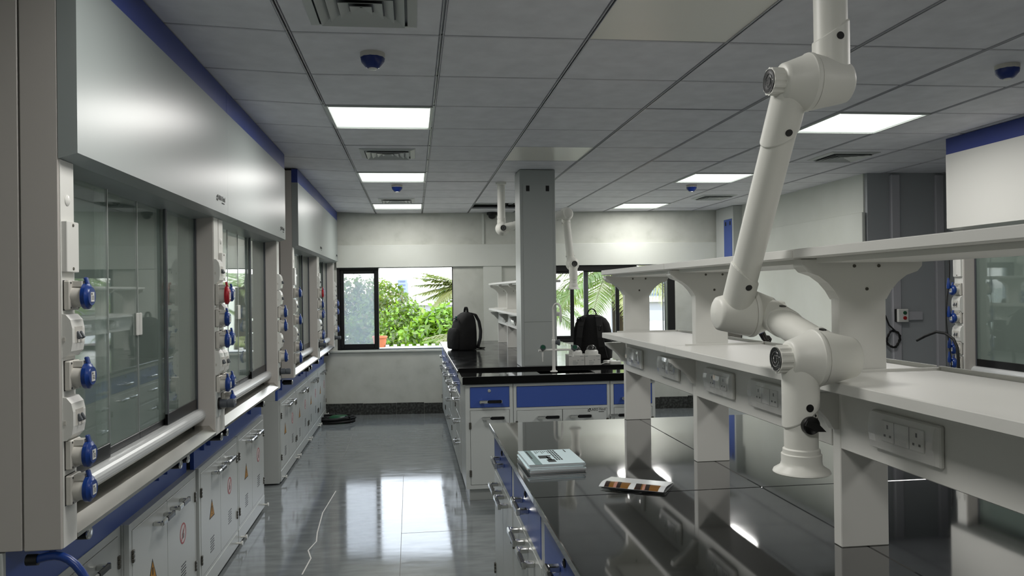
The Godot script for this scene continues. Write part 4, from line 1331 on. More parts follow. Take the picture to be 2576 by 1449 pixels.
# ---------------------------------------------------------------- right-hand side
func build_right_side() -> void:
	var items := [["plate", 1.73], ["sock", 1.568], ["mcb", 1.464], ["sock", 1.37], ["mcb", 1.252], ["sock", 1.152], ["sock", 1.053]]
	hood("fume hood on the right side, blue cables in its sockets, blue band at the ceiling", Vector3(3.855, 0, -5.10), -PI / 2, 1.84, items, [["mcb", 1.5], ["sock", 1.3]], [0.3, 1.4], -0.135, "", "warm_white")
	hood_cabinet("base cabinet under the fume hood on the right side", Vector3(3.965, 0, -5.09), -PI / 2, 0.90)
	# cables in the sockets of that hood
	var c := thing("power_cable", "dark blue power cable hanging straight down past the sockets of the right fume hood", "cable", Vector3(3.772, 0, -5.055))
	var pts := []
	for k in 26:
		var s := k / 25.0
		pts.append(Vector3(0.012 * sin(s * 9.0), 1.86 - 0.95 * s, 0.008 * cos(s * 7.0)))
	obj("cable", Geo.new().tube(pts, 0.0045, 8), M.black_rubber, c)
	for y in [1.59, 1.39, 1.17, 1.07]:
		obj("plug", Geo.new().at(T(Vector3(0.004, y, 0))).lathe([Vector2(0, -0.02), Vector2(0.012, -0.015), Vector2(0.013, 0.01), Vector2(0.008, 0.045), Vector2(0.006, 0.06), Vector2(0, 0.06)], 12), M.blue_plastic, c)
	c = thing("hose", "black flexible hose arching out in front of the right fume hood post", "hose", Vector3(3.72, 0, -5.0))
	pts = []
	for q in [[-0.02, 1.195, -0.30], [-0.02, 1.235, -0.20], [-0.01, 1.268, -0.10], [0.0, 1.262, -0.02], [0.01, 1.225, 0.05], [0.01, 1.17, 0.085], [0.01, 1.08, 0.095], [0.01, 0.95, 0.09], [0.01, 0.80, 0.09]]:
		pts.append(Vector3(q[0], q[1], q[2]))
	obj("tube", Geo.new().tube(pts, 0.010, 10), M.black_rubber, c)
	# push-button station, trunking and coiled cable on the grey wall
	c = thing("switch_box", "small wall box with one green and one red button on the grey wall", "switch", Vector3(4.49, 1.325, -6.70))
	obj("back_case", Geo.new().span(Vector3(-0.055, -0.06, 0.0), Vector3(0.045, 0.06, 0.055), 0.004), M.black_plastic, c)
	obj("cover", Geo.new().span(Vector3(-0.05, -0.06, 0.055), Vector3(0.05, 0.06, 0.085), 0.004), M.white_plastic, c)
	obj("button_green", Geo.new().at(along(Vector3(0.012, 0.025, 0.085), Vector3.BACK)).lathe([Vector2(0.017, 0), Vector2(0.016, 0.008), Vector2(0, 0.009)], 16), M.green_plastic, c)
	obj("button_red", Geo.new().at(along(Vector3(0.012, -0.022, 0.085), Vector3.BACK)).lathe([Vector2(0.017, 0), Vector2(0.016, 0.008), Vector2(0, 0.009)], 16), M.button_red, c)
	c = thing("junction_box", "grey rectangular junction box on the grey wall beside the two-button switch", "junction box", Vector3(4.63, 1.32, -6.70))
	obj("case", Geo.new().span(Vector3(-0.075, -0.04, 0), Vector3(0.085, 0.04, 0.04), 0.004), M.grey_trim, c)
	c = thing("cable_coil", "thin black cable hung in a loop on the grey wall below the switch", "cable", Vector3(4.40, 1.13, -6.65))
	pts = [Vector3(-0.07, 0.20, 0), Vector3(-0.04, 0.11, 0.01)]
	for k in 50:
		var a := 1.2 - TAU * 2.4 * k / 49.0
		var r := 0.075 + 0.006 * sin(k * 1.7)
		pts.append(Vector3(0.0 + r * cos(a) * 0.85, -0.02 + r * sin(a), 0.012 + 0.01 * sin(k * 0.9)))
	obj("cable", Geo.new().tube(pts, 0.0075, 8), M.black_rubber, c)
	# second service column by the right wall, with a blue panel
	c = thing("service_column", "white service column with a tall blue panel by the right-hand wall", "column", Vector3(4.065, 0, -9.95))
	obj("body", Geo.new().span(Vector3(0.0, 0, 0), Vector3(0.30, CEIL + 0.01, 0.55), 0.004), M.white_metal, c)
	obj("panel", Geo.new().span(Vector3(-0.004, 0.4, 0.27), Vector3(0.0, 2.48, 0.52), 0.001), M.blue, c)
	for z in [0.31, 0.45]:
		obj("slot", Geo.new().span(Vector3(-0.0055, 2.40, z), Vector3(-0.004, 2.45, z + 0.035)), M.black_plastic, c)
	# white side bench along the right wall with a few things on it
	c = thing("side_bench", "low white side bench along the right-hand wall, far side of the island", "bench", Vector3(3.55, 0, -9.2))
	obj("worktop", Geo.new().span(Vector3(0, 0.90, 0), Vector3(0.60, 0.925, 2.2), 0.003), M.white_plastic, c)
	obj("body", Geo.new().span(Vector3(0.03, 0.0, 0.02), Vector3(0.60, 0.90, 2.18)), M.white_metal, c)
	c = thing("instrument_box", "grey instrument box with a black edge, leaning behind the second shelf post", "box", Vector3(3.68, 0.925, -8.62))
	obj("case", Geo.new().at(Transform3D(Basis(Vector3.UP, 0.3) * Basis(Vector3.BACK, -0.10), Vector3.ZERO)).span(Vector3(-0.15, 0.012, -0.1), Vector3(0.06, 0.26, 0.1), 0.004), M.box_grey, c)
	obj("edge_strip", Geo.new().at(Transform3D(Basis(Vector3.UP, 0.3) * Basis(Vector3.BACK, -0.10), Vector3.ZERO)).span(Vector3(0.06, 0.012, -0.1), Vector3(0.075, 0.26, 0.1), 0.002), M.black_plastic, c)
	c = thing("black_block", "small black block lying beside the grey instrument box", "block", Vector3(3.80, 0.925, -8.50))
	obj("body", Geo.new().span(Vector3(-0.06, 0, -0.04), Vector3(0.05, 0.045, 0.05), 0.006), M.black_plastic, c)
	c = thing("stand", "dark brown glossy stand with a narrow waist, seen under the arm's slanted tube", "stand", Vector3(3.70, 0.925, -7.75))
	obj("foot", Geo.new().lathe([Vector2(0.065, 0), Vector2(0.06, 0.02), Vector2(0.035, 0.045), Vector2(0.024, 0.06), Vector2(0, 0.06)], 14), M.amber, c)
	obj("stem", Geo.new().tube([Vector3(0, 0.04, 0), Vector3(-0.005, 0.075, 0), Vector3(0.01, 0.10, 0), Vector3(-0.02, 0.14, 0), Vector3(-0.05, 0.20, 0)], [0.024, 0.02, 0.026, 0.032, 0.036], 12), M.amber, c)
	obj("lug", Geo.new().tube([Vector3(0.0, 0.09, 0), Vector3(0.035, 0.105, 0), Vector3(0.045, 0.13, 0.0), Vector3(0.025, 0.155, 0), Vector3(-0.02, 0.16, 0)], 0.017, 10), M.amber, c)

# ---------------------------------------------------------------- loose things
func backpack(label: String, at: Vector3, turn: float, w: float, h: float, d: float) -> Node3D:
	var t := thing("backpack", label, "backpack", at, turn)
	var secs := []
	for q in [[0.0, 0.84, 0.82, 0.0], [0.03, 0.98, 0.98, 0.0], [0.2, 1.0, 1.0, 0.0], [0.45, 0.99, 0.96, -0.02], [0.65, 0.96, 0.86, -0.05], [0.80, 0.88, 0.72, -0.09], [0.91, 0.72, 0.54, -0.13], [0.975, 0.48, 0.36, -0.15], [1.0, 0.25, 0.18, -0.16]]:
		secs.append([Vector3(0, q[0] * h, q[3] * d), w * 0.5 * q[1], d * 0.5 * q[2], 3.2])
	obj("main_bag", Geo.new().loft(secs, 36), M.fabric, t)
	secs = []
	for q in [[0.03, 0.72, 0.8], [0.06, 0.82, 1.0], [0.28, 0.84, 1.1], [0.46, 0.80, 0.95], [0.55, 0.66, 0.6], [0.58, 0.5, 0.3]]:
		secs.append([Vector3(0, q[0] * h, d * 0.44), w * 0.5 * q[1], d * 0.16 * q[2], 3.0])
	obj("front_pocket", Geo.new().loft(secs, 30), M.fabric, t)
	var pts := []
	for k in 11:
		var a := PI * k / 10.0
		pts.append(Vector3(cos(a) * 0.042, h * 0.975 + sin(a) * 0.065, -0.15 * d))
	obj("carry_handle", Geo.new().strap(pts, Vector3(0, 0, 0.024), 0.009), M.strap, t)
	for s in [-1, 1]:
		pts = [Vector3(s * 0.05, h * 0.97, -0.25 * d), Vector3(s * 0.075, h * 0.93, -0.46 * d), Vector3(s * 0.09, h * 0.75, -0.60 * d), Vector3(s * 0.10, h * 0.5, -0.66 * d), Vector3(s * 0.11, h * 0.3, -0.62 * d), Vector3(s * 0.12, h * 0.14, -0.52 * d), Vector3(s * 0.13, h * 0.06, -0.48 * d)]
		obj("shoulder_strap", Geo.new().strap(pts, Vector3(0.055, 0, 0), 0.016), M.strap, t)
	var z := Geo.new()
	for k in 9:
		var a := -0.9 + 1.8 * k / 8.0
		z.box(Vector3(w * 0.40 * sin(a) * 1.02, h * (0.72 + 0.17 * cos(a) - 0.05), d * (0.42 - 0.1 * cos(a))), Vector3(0.03, 0.008, 0.01), 0.002)
	obj("zip", z, M.strap, t)
	return t

func build_small_things() -> void:
	var b := backpack("black backpack with a small teal tag, on the long bench by the left window", Vector3(0.585, 0.945, -8.72), 0.0, 0.34, 0.42, 0.26)
	b.rotation = Vector3(0, -1.25, 0.0)
	obj("zip_tag", Geo.new().box(Vector3(-0.02, 0.355, 0.075), Vector3(0.03, 0.04, 0.02), 0.006), M.teal, b)
	obj("loose_strap", Geo.new().strap([Vector3(-0.05, 0.03, -0.12), Vector3(-0.06, 0.012, -0.18), Vector3(-0.02, 0.008, -0.23), Vector3(0.03, 0.01, -0.25)], Vector3(0.03, 0.01, 0.0), 0.008), M.strap, b)
	b = backpack("black backpack with raised carry loop, behind the two boxed dome cameras", Vector3(1.70, 0.945, -7.16), 2.75, 0.36, 0.42, 0.25)
	obj("strap_buckle", Geo.new().box(Vector3(-0.09, 0.30, -0.165), Vector3(0.022, 0.045, 0.014), 0.004), M.black_plastic, b)
	var pts := []
	for k in 9:
		var a := PI * k / 8.0
		pts.append(Vector3(0.10 + cos(a) * 0.025, 0.36 + sin(a) * 0.04, -0.14))
	obj("side_loop", Geo.new().strap(pts, Vector3(0, 0, 0.018), 0.008), M.strap, b)
	# boxed dome cameras
	var lab := [["white carton with printed text, left of the pair behind the sink", "white dome camera on the left carton, partly hidden by a green tap handle"], ["white carton with printed text, right of the pair behind the sink", "white dome camera on the right carton, its clear dome in full view"]]
	for k in 2:
		var c := thing("carton", lab[k][0], "box", Vector3(1.402 + 0.141 * k, 0.945, -6.575))
		obj("box", Geo.new().span(Vector3(-0.069, 0, -0.075), Vector3(0.069, 0.098, 0.07), 0.002), M.card, c)
		var p := Geo.new()
		for q in [[-0.055, 0.087, 0.022, 0.004], [0.045, 0.086, 0.032, 0.003], [-0.02, 0.048, 0.026, 0.003], [-0.012, 0.035, 0.046, 0.0025], [-0.012, 0.026, 0.044, 0.002], [-0.016, 0.016, 0.034, 0.0025], [0.012, 0.053, 0.007, 0.007], [0.052, 0.055, 0.020, 0.003]]:
			p.box(Vector3(q[0], q[1], 0.0703), Vector3(q[2], q[3], 0.0008))
		obj("print", p, M.print_grey, c)
		var d := thing("dome_camera", lab[k][1], "camera", Vector3(1.408 + 0.141 * k, 1.043, -6.575))
		obj("housing", Geo.new().lathe([Vector2(0, 0), Vector2(0.057, 0), Vector2(0.057, 0.022), Vector2(0.050, 0.034), Vector2(0.043, 0.037), Vector2(0, 0.037)], 30), M.white_plastic, d)
		obj("dome", Geo.new().lathe([Vector2(0.041, 0.037), Vector2(0.041, 0.048), Vector2(0.037, 0.062), Vector2(0.028, 0.073), Vector2(0.014, 0.079), Vector2(0, 0.081)], 28), M.clear_dome, d)
		obj("lens", Geo.new().at(along(Vector3(0, 0.045, 0.0), Vector3(0.2, 0.6, 0.8))).lathe([Vector2(0, -0.012), Vector2(0.022, -0.012), Vector2(0.024, 0.008), Vector2(0.012, 0.018), Vector2(0, 0.018)], 18), M.black_plastic, d)
	# chargers
	var a := thing("power_adapter", "white plug-in power adapter lying on the bench right of the cartons", "adapter", Vector3(1.765, 0.945, -6.60))
	obj("case", Geo.new().span(Vector3(-0.05, 0, -0.025), Vector3(0.045, 0.032, 0.03), 0.006), M.white_plastic, a)
	pts = [Vector3(-0.05, 0.015, 0), Vector3(-0.09, 0.02, 0.01), Vector3(-0.13, 0.008, 0.02), Vector3(-0.17, 0.004, 0.02)]
	obj("cord", Geo.new().tube(pts, 0.004, 8), M.white_plastic, a)
	a = thing("power_adapter", "white adapter lying tilted behind the plug-in power adapter", "adapter", Vector3(1.745, 0.945, -6.72))
	obj("case", Geo.new().at(Transform3D(Basis(Vector3.UP, 0.5), Vector3.ZERO)).span(Vector3(-0.055, 0, -0.03), Vector3(0.06, 0.028, 0.03), 0.006), M.white_plastic, a)
	# stack of booklets on the island
	var y := 0.945
	var offs := [[0.0, 0.0, 0.02], [0.004, 0.003, 0.0], [-0.005, 0.002, -0.015], [0.002, -0.002, 0.012], [0.0, 0.0, 0.0]]
	var names := ["pale booklet at the bottom of the stack on the island bench", "pale booklet second from the bottom of the stack", "pale booklet in the middle of the stack", "pale booklet directly under the top one of the stack", "top booklet of the stack, pale blue with a dark printed apparatus on its cover"]
	for k in 5:
		var o := thing("booklet", names[k], "booklet", Vector3(0.514 + offs[k][0], y, -2.876 + offs[k][1]), 0.03 + offs[k][2], "booklets stacked on the island bench")
		o.scale = Vector3(0.87, 1, 1.16)
		# spine to the left, cover turned a quarter from the camera
		obj("pages", Geo.new().span(Vector3(-0.118, 0.0, -0.105), Vector3(0.118, 0.0050, 0.105), 0.001), M.white_paper, o)
		obj("cover", Geo.new().span(Vector3(-0.1185, 0.0050, -0.1055), Vector3(0.1185, 0.0060, 0.1055)), M.paper, o)
		if k == 4:
			var g := Geo.new().span(Vector3(-0.092, 0.0060, -0.1055), Vector3(-0.062, 0.0063, 0.1055))
			var p := Geo.new()
			p.span(Vector3(-0.088, 0.0063, -0.09), Vector3(-0.081, 0.0066, 0.02))
			for q in 3:
				for r in 6:
					p.span(Vector3(0.012 + 0.011 * q, 0.0060, -0.098 + 0.026 * r), Vector3(0.019 + 0.011 * q, 0.0064, -0.077 + 0.026 * r))
			p.span(Vector3(0.083, 0.0060, -0.098), Vector3(0.088, 0.0064, -0.06))
			# a bench apparatus in silhouette
			p.span(Vector3(-0.05, 0.0060, -0.02), Vector3(0.005, 0.0064, -0.008))
			p.span(Vector3(-0.052, 0.0060, -0.008), Vector3(-0.012, 0.0064, 0.022))
			p.span(Vector3(-0.02, 0.0060, 0.0), Vector3(-0.003, 0.0064, 0.05))
			p.span(Vector3(-0.028, 0.0060, 0.04), Vector3(0.006, 0.0064, 0.078))
			var q2 := Geo.new()
			for r in 7:
				q2.span(Vector3(-0.05 + 0.009 * r, 0.0060, -0.095), Vector3(-0.046 + 0.009 * r, 0.0063, -0.05 - 0.012 * (r % 3)))
			put("print", mesh_of([g, M.paper_band, p, M.print_dark, q2, M.print_grey]), o)
		y += 0.0062
	# folded brochure near the slab joint
	var br := thing("brochure", "white folded brochure with two brown photographs, by the joint in the worktop", "brochure", Vector3(0.738, 0.9465, -2.512), -0.55)
	br.scale = Vector3(0.86, 1, 0.85)
	var top := Geo.new()
	var under := Geo.new()
	var ochre := Geo.new()
	var brown := Geo.new()
	var pink := Geo.new()
	var n := 12
	var prof := func(s: float) -> Vector2:
		# s runs from the back edge to the front edge; (z, y)
		return Vector2(-0.085 + 0.17 * s, 0.005 + 0.013 * s - 0.012 * pow(maxf(0.0, s - 0.6) / 0.4, 2.0))
	for k in n:
		var s0 := float(k) / n
		var s1 := float(k + 1) / n
		var p0: Vector2 = prof.call(s0)
		var p1: Vector2 = prof.call(s1)
		top.quad(Vector3(-0.125, p0.y, p0.x), Vector3(0.125, p0.y, p0.x), Vector3(0.125, p1.y, p1.x), Vector3(-0.125, p1.y, p1.x), Vector3.UP)
		under.quad(Vector3(-0.125, p0.y - 0.001, p0.x), Vector3(0.125, p0.y - 0.001, p0.x), Vector3(0.125, p1.y - 0.001, p1.x), Vector3(-0.125, p1.y - 0.001, p1.x), Vector3.DOWN)
		if s0 >= 0.60:
			for q in [[ochre, -0.105, -0.012], [ochre, 0.012, 0.103], [brown, -0.107, -0.090], [brown, -0.06, -0.045], [brown, 0.012, 0.034], [brown, 0.05, 0.066], [pink, -0.072, -0.06], [pink, 0.040, 0.05]]:
				var lift := 0.0004 if q[0] == ochre else 0.0008
				var sh: float = 0.0 if q[0] == ochre else (s0 - 0.8) * 0.02
				(q[0] as Geo).quad(Vector3(q[1] + sh, p0.y + lift, p0.x), Vector3(q[2] + sh, p0.y + lift, p0.x), Vector3(q[2] + sh, p1.y + lift, p1.x), Vector3(q[1] + sh, p1.y + lift, p1.x), Vector3.UP)
	top.span(Vector3(-0.123, 0.0, -0.083), Vector3(0.128, 0.0025, 0.06))
	put("sheet", mesh_of([top, M.white_paper, under, M.white_paper]), br)
	put("photograph", mesh_of([ochre, M.photo_ochre, brown, M.photo_brown, pink, M.photo_pink]), br)
	# coiled cable on the floor by the end wall
	var co := thing("cable_coil", "coil of thick black cable with green wrapping on the floor by the end wall", "cable", Vector3(-0.92, 0.0, -9.86))
	var c2 := Geo.new()
	for r in 6:
		pts = []
		for k in 41:
			var t := TAU * k / 40.0
			var rad := 0.215 - 0.018 * (r % 4) + 0.012 * sin(t * 3.0 + r * 2.0)
			pts.append(Vector3(rad * cos(t), 0.016 + 0.009 * r + 0.006 * sin(t * 2.0 + r * 1.3), rad * 0.95 * sin(t)))
		c2.tube(pts, 0.0145, 8, false)
	obj("loops", c2, M.black_rubber, co)
	obj("wrapping", Geo.new().loft([[Vector3(0.03, 0.0, -0.02), 0.12, 0.10, 2.2], [Vector3(0.03, 0.05, -0.02), 0.13, 0.105, 2.2], [Vector3(0.03, 0.075, -0.02), 0.09, 0.06, 2.0]], 18), M.green_plastic, co)
	for q in [0.7, 2.4, 4.6]:
		obj("tie", Geo.new().at(Transform3D(Basis(Vector3.UP, -q), Vector3(0.19 * cos(q), 0.042, 0.18 * sin(q)))).box(Vector3.ZERO, Vector3(0.09, 0.085, 0.012), 0.004), M.black_rubber, co)
	# dome camera on the end wall
	var cm := thing("wall_camera", "small black dome camera under the ceiling on the end wall", "camera", Vector3(1.085, 2.60, -10.19))
	obj("base", Geo.new().lathe([Vector2(0, 0.028), Vector2(0.07, 0.028), Vector2(0.07, 0.0), Vector2(0.05, -0.012), Vector2(0, -0.012)], 20), M.black_plastic, cm)
	obj("dome", Geo.new().lathe([Vector2(0.05, -0.01), Vector2(0.048, -0.03), Vector2(0.03, -0.05), Vector2(0, -0.058)], 18), M.black_plastic, cm)
	obj("arm", Geo.new().span(Vector3(-0.02, -0.005, -0.075), Vector3(0.02, 0.03, 0.0), 0.003), M.white_plastic, cm)

# ---------------------------------------------------------------- outside
var rng := RandomNumberGenerator.new()

func leaf(g: Geo, p: Vector3, d: Vector3, n: Vector3, l: float, w: float) -> void:
	var s := d.cross(n).normalized() * w * 0.5
	var m := p + d * l * 0.45 - n * w * 0.12
	var e := p + d * l
	g.tri(p, m + s + n * w * 0.2, e, n)
	g.tri(p, e, m - s + n * w * 0.2, n)

func tree(called: String, label: String, category: String, base: Vector3, blobs: Array, count: int, size: float, mats: Array, sd: int, group := "") -> void:
	rng.seed = sd
	var t := thing(called, label, category, base, 0.0, group)
	var gs := []
	for k in mats.size():
		gs.append(Geo.new())
	var total := 0.0
	for b in blobs:
		total += b[1] * b[1]
	for b in blobs:
		var nb := int(count * b[1] * b[1] / total)
		for k in nb:
			var dir := Vector3(rng.randfn(), rng.randfn(), rng.randfn()).normalized()
			var r: float = b[1] * (0.62 + 0.42 * sqrt(rng.randf())) * (1.0 + 0.13 * sin(dir.x * 7.0 + sd) + 0.12 * sin(dir.y * 9.0) + 0.1 * sin(dir.z * 8.0 + 1.0))
			var p: Vector3 = b[0] + Vector3(dir.x, dir.y * 0.9, dir.z) * r
			var out := (dir + Vector3(rng.randfn(), rng.randfn(), rng.randfn()) * 0.7).normalized()
			var ld := (out.cross(Vector3(rng.randfn(), rng.randfn(), rng.randfn())).normalized() + Vector3(0, -0.25, 0)).normalized()
			var l := size * rng.randf_range(0.7, 1.3)
			leaf(gs[rng.randi() % gs.size()], p, ld, (out + Vector3(0, 0.5, 0)).normalized(), l, l * 0.55)
	var arr := []
	for k in mats.size():
		arr.append(gs[k])
		arr.append(M[mats[k]])
	var crown := put("crown", mesh_of(arr), t)
	crown.set_meta("kind", "stuff")
	var tr := Geo.new()
	var c: Vector3 = blobs[0][0]
	tr.tube([Vector3.ZERO, Vector3(c.x * 0.3, c.y * 0.4, c.z * 0.3), c], [0.16, 0.12, 0.05], 8)
	for b in blobs:
		tr.tube([Vector3(c.x * 0.3, c.y * 0.45, c.z * 0.3), b[0]], [0.08, 0.03], 6)
	obj("trunk", tr, M.bark, t)

func palm(label: String, crown: Vector3, fronds: Array, length: float, sd: int, mats := ["leaf_palm", "leaf_palm_dry"]) -> void:
	rng.seed = sd
	var t := thing("palm", label, "palm tree", Vector3(crown.x, -4.0, crown.z))
	var top := Vector3(0, crown.y + 4.0, 0)
	obj("trunk", Geo.new().tube([Vector3(0.1, 0, 0), Vector3(0.05, top.y * 0.5, 0), top], [0.17, 0.13, 0.12], 12), M.bark, t)
	for f in fronds:
		# f: heading (radians round y, 0 = +x), first climb, droop, share of the length
		var h := Vector3(cos(f[0]), 0, -sin(f[0]))
		var L: float = length * f[3]
		var pts := []
		for k in 15:
			var s := k / 14.0
			pts.append(top + h * L * s * (1.0 - 0.12 * f[2] * s) + Vector3.UP * L * (f[1] * s - f[2] * s * s))
		var stem := Geo.new()
		var rr := []
		for k in 15:
			rr.append(0.018 * (1.0 - 0.85 * k / 14.0))
		stem.tube(pts, rr, 6)
		var g := Geo.new()
		for k in range(3, 70):
			var s := k / 70.0
			var i := mini(13, int(s * 14.0))
			var fr := s * 14.0 - i
			var p: Vector3 = pts[i].lerp(pts[i + 1], fr)
			var d: Vector3 = (pts[i + 1] - pts[i]).normalized()
			var side := d.cross(Vector3.UP).normalized()
			var up := side.cross(d).normalized()
			var l := L * 0.34 * sin(clampf(s * 1.05 + 0.12, 0, 1) * PI * 0.93) + 0.04
			for sg in [-1.0, 1.0]:
				var ld: Vector3 = (side * sg + d * 0.75 + up * rng.randf_range(-0.05, 0.25)).normalized()
				var e: Vector3 = p + ld * l + Vector3.DOWN * l * rng.randf_range(0.15, 0.4)
				var m: Vector3 = p + ld * l * 0.5 + Vector3.DOWN * l * 0.05
				var wv := d * 0.011
				g.quad(p - wv, p + wv, m + wv * 1.3, m - wv * 1.3, up)
				g.tri(m - wv * 1.3, m + wv * 1.3, e, up)
		put("frond", mesh_of([stem, M.leaf_palm_dry, g, M[mats[rng.randi() % mats.size()]]]), t)

func house(called: String, label: String, at: Vector3, size: Vector3, wall: String, roof: String, pitch: float, turn := 0.0) -> void:
	var t := thing(called, label, "building", at, turn)
	obj("wall", Geo.new().span(Vector3(-size.x / 2, 0, -size.z / 2), Vector3(size.x / 2, size.y, size.z / 2)), M[wall], t)
	var ov := 0.3
	var poly := PackedVector2Array([Vector2(-size.x / 2 - ov, size.y), Vector2(size.x / 2 + ov, size.y), Vector2(size.x / 2 + ov, size.y + 0.12), Vector2(0, size.y + 0.12 + pitch), Vector2(-size.x / 2 - ov, size.y + 0.12)]) if pitch > 0.0 else PackedVector2Array([Vector2(-size.x / 2 - ov, size.y), Vector2(size.x / 2 + ov, size.y), Vector2(size.x / 2 + ov, size.y + 0.35), Vector2(-size.x / 2 - ov, size.y + 0.35)])
	obj("roof", Geo.new().prism(poly, -size.z / 2 - ov, size.z / 2 + ov), M[roof], t)

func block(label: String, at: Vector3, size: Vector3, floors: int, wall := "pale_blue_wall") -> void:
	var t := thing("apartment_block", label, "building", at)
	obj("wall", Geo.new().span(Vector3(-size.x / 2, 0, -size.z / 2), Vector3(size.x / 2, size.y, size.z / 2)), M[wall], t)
	for k in floors:
		var y := size.y * (k + 0.35) / floors
		obj("window_strip", Geo.new().span(Vector3(-size.x * 0.42, y, size.z / 2), Vector3(size.x * 0.30, y + size.y * 0.4 / floors, size.z / 2 + 0.15)), M.window_band, t)
	obj("stair_tower", Geo.new().span(Vector3(size.x * 0.5, 0, -size.z * 0.4), Vector3(size.x * 0.78, size.y * 0.86, size.z * 0.4)), M.concrete, t)

func build_outside() -> void:
	struct("ground", Geo.new().span(Vector3(-900, -4.4, -1500), Vector3(1100, -4.0, 40)), M.ground)
	tree("tree", "tall grey-green tree behind the dusty closed sash of the left window", "tree", Vector3(-3.3, -4.0, -38.0), [[Vector3(0, 5.0, 0), 1.35], [Vector3(-0.9, 3.6, 0.3), 1.3], [Vector3(0.9, 4.6, -0.2), 1.15], [Vector3(0.7, 3.0, 0.5), 1.35], [Vector3(-0.8, 5.5, 0), 0.85], [Vector3(1.3, 5.55, 0), 0.75], [Vector3(0.0, 1.8, 0.6), 1.5]], 9000, 0.22, ["leaf_mid", "leaf_dull", "leaf_brown"], 5)
	tree("tree", "round-topped olive green tree left of the pale tower block", "tree", Vector3(-1.16, -4.0, -33.6), [[Vector3(0.15, 5.2, 0), 0.85], [Vector3(-0.3, 4.2, 0.2), 1.1], [Vector3(0.85, 3.7, 0), 0.85], [Vector3(0.2, 3.0, 0.4), 1.2], [Vector3(-0.9, 2.6, 0.3), 0.9]], 8000, 0.20, ["leaf_mid", "leaf_dull", "leaf_mid", "leaf_brown"], 9)
	tree("tree", "low olive shrub under the round-topped tree, behind the orange pot", "shrub", Vector3(-0.45, -4.0, -27.0), [[Vector3(-0.2, 3.9, 0), 0.62], [Vector3(0.35, 3.75, 0.2), 0.6], [Vector3(0.75, 4.3, -0.6), 0.6], [Vector3(0.5, 4.75, -0.8), 0.5], [Vector3(0.0, 3.2, 0.2), 0.8], [Vector3(-0.1, 4.5, -0.5), 0.6]], 6500, 0.16, ["leaf_mid", "leaf_bright", "leaf_dull"], 14)
	tree("tree", "bright yellow-green broad-leaved tree filling the open half of the left window", "tree", Vector3(0.85, -4.0, -25.0), [[Vector3(0.15, 4.55, 0), 0.62], [Vector3(-0.35, 4.2, 0.1), 0.62], [Vector3(0.65, 4.4, 0), 0.6], [Vector3(0.2, 3.7, 0.3), 0.8], [Vector3(1.1, 4.1, 0.1), 0.7], [Vector3(-0.5, 3.5, 0.3), 0.55], [Vector3(0.9, 4.75, -0.2), 0.45], [Vector3(0.5, 4.0, 0.6), 0.6]], 7500, 0.23, ["leaf_bright", "leaf_bright", "leaf_mid"], 21)
	tree("tree", "distant soft green tree beyond the white railing", "tree", Vector3(6.3, -4.0, -120.0), [[Vector3(0, 4.5, 0), 2.2], [Vector3(3.0, 4.0, 0), 2.0]], 1500, 0.6, ["leaf_dull"], 31)
	tree("tree", "bright green tree far behind the right window", "tree", Vector3(19.0, -4.0, -52.0), [[Vector3(0, 2.6, 0), 1.3], [Vector3(1.7, 3.2, 0), 1.2], [Vector3(-1.6, 2.2, 0), 1.0]], 2600, 0.32, ["leaf_bright", "leaf_mid"], 33)
	palm("palm with stiff fronds reaching in at the right edge of the left window", Vector3(1.0, 1.72, -15.2), [[3.1, 0.22, 0.05, 0.7], [2.9, 0.05, 0.05, 0.75], [3.4, 0.40, 0.1, 0.6], [3.2, -0.15, 0.05, 0.7], [3.0, -0.35, 0.05, 0.6], [2.6, 0.5, 0.3, 0.7], [3.9, -0.35, 0.15, 0.6], [0.4, 0.4, 0.5, 1.0], [1.2, 0.6, 0.4, 1.0], [5.2, 0.3, 0.5, 1.0]], 1.3, 41)
	palm("low palm with drooping dry fronds above the parapet", Vector3(1.25, 0.80, -14.3), [[3.05, 0.12, 0.18, 1.0], [3.3, 0.02, 0.12, 1.0], [2.8, -0.1, 0.1, 0.9], [3.6, 0.1, 0.2, 0.9], [0.5, 0.2, 0.4, 1.0]], 1.0, 43, ["leaf_palm_dry", "leaf_palm"])
	palm("large yellow-green coconut palm behind the right window", Vector3(3.75, 2.0, -13.8), [[3.3, 0.15, 0.75, 1.0], [3.7, 0.05, 0.55, 0.95], [3.0, 0.35, 0.75, 1.0], [4.1, 0.1, 0.85, 0.9], [4.6, 0.2, 0.95, 0.85], [5.3, 0.2, 0.85, 0.9], [5.9, 0.25, 0.75, 1.0], [2.4, 0.6, 0.6, 1.0], [0.3, 0.4, 0.7, 1.0], [1.2, 0.7, 0.6, 1.0], [3.5, -0.15, 0.5, 0.9], [5.6, 0.0, 0.6, 0.8]], 1.75, 47)
	palm("second coconut palm farther left, its fronds crossing the first", Vector3(2.2, 1.3, -15.5), [[0.2, 0.5, 0.6, 1.0], [0.6, 0.6, 0.5, 0.9], [6.0, 0.35, 0.7, 1.0], [5.5, 0.2, 0.6, 0.9], [2.8, 0.4, 0.6, 0.8], [1.5, 0.8, 0.5, 0.9]], 1.7, 53)
	block("pale tower block on the skyline right of the round-topped tree", Vector3(-4.0, -4.0, -430.0), Vector3(5.2, 12.2, 6.0), 6)
	var sky := [[Vector3(26, -4, -520), Vector3(14, 8, 8)], [Vector3(44, -4, -560), Vector3(16, 9.5, 8)], [Vector3(58, -4, -600), Vector3(10, 12, 8)], [Vector3(165, -4, -520), Vector3(14, 10, 8)], [Vector3(190, -4, -560), Vector3(18, 16, 8)]]
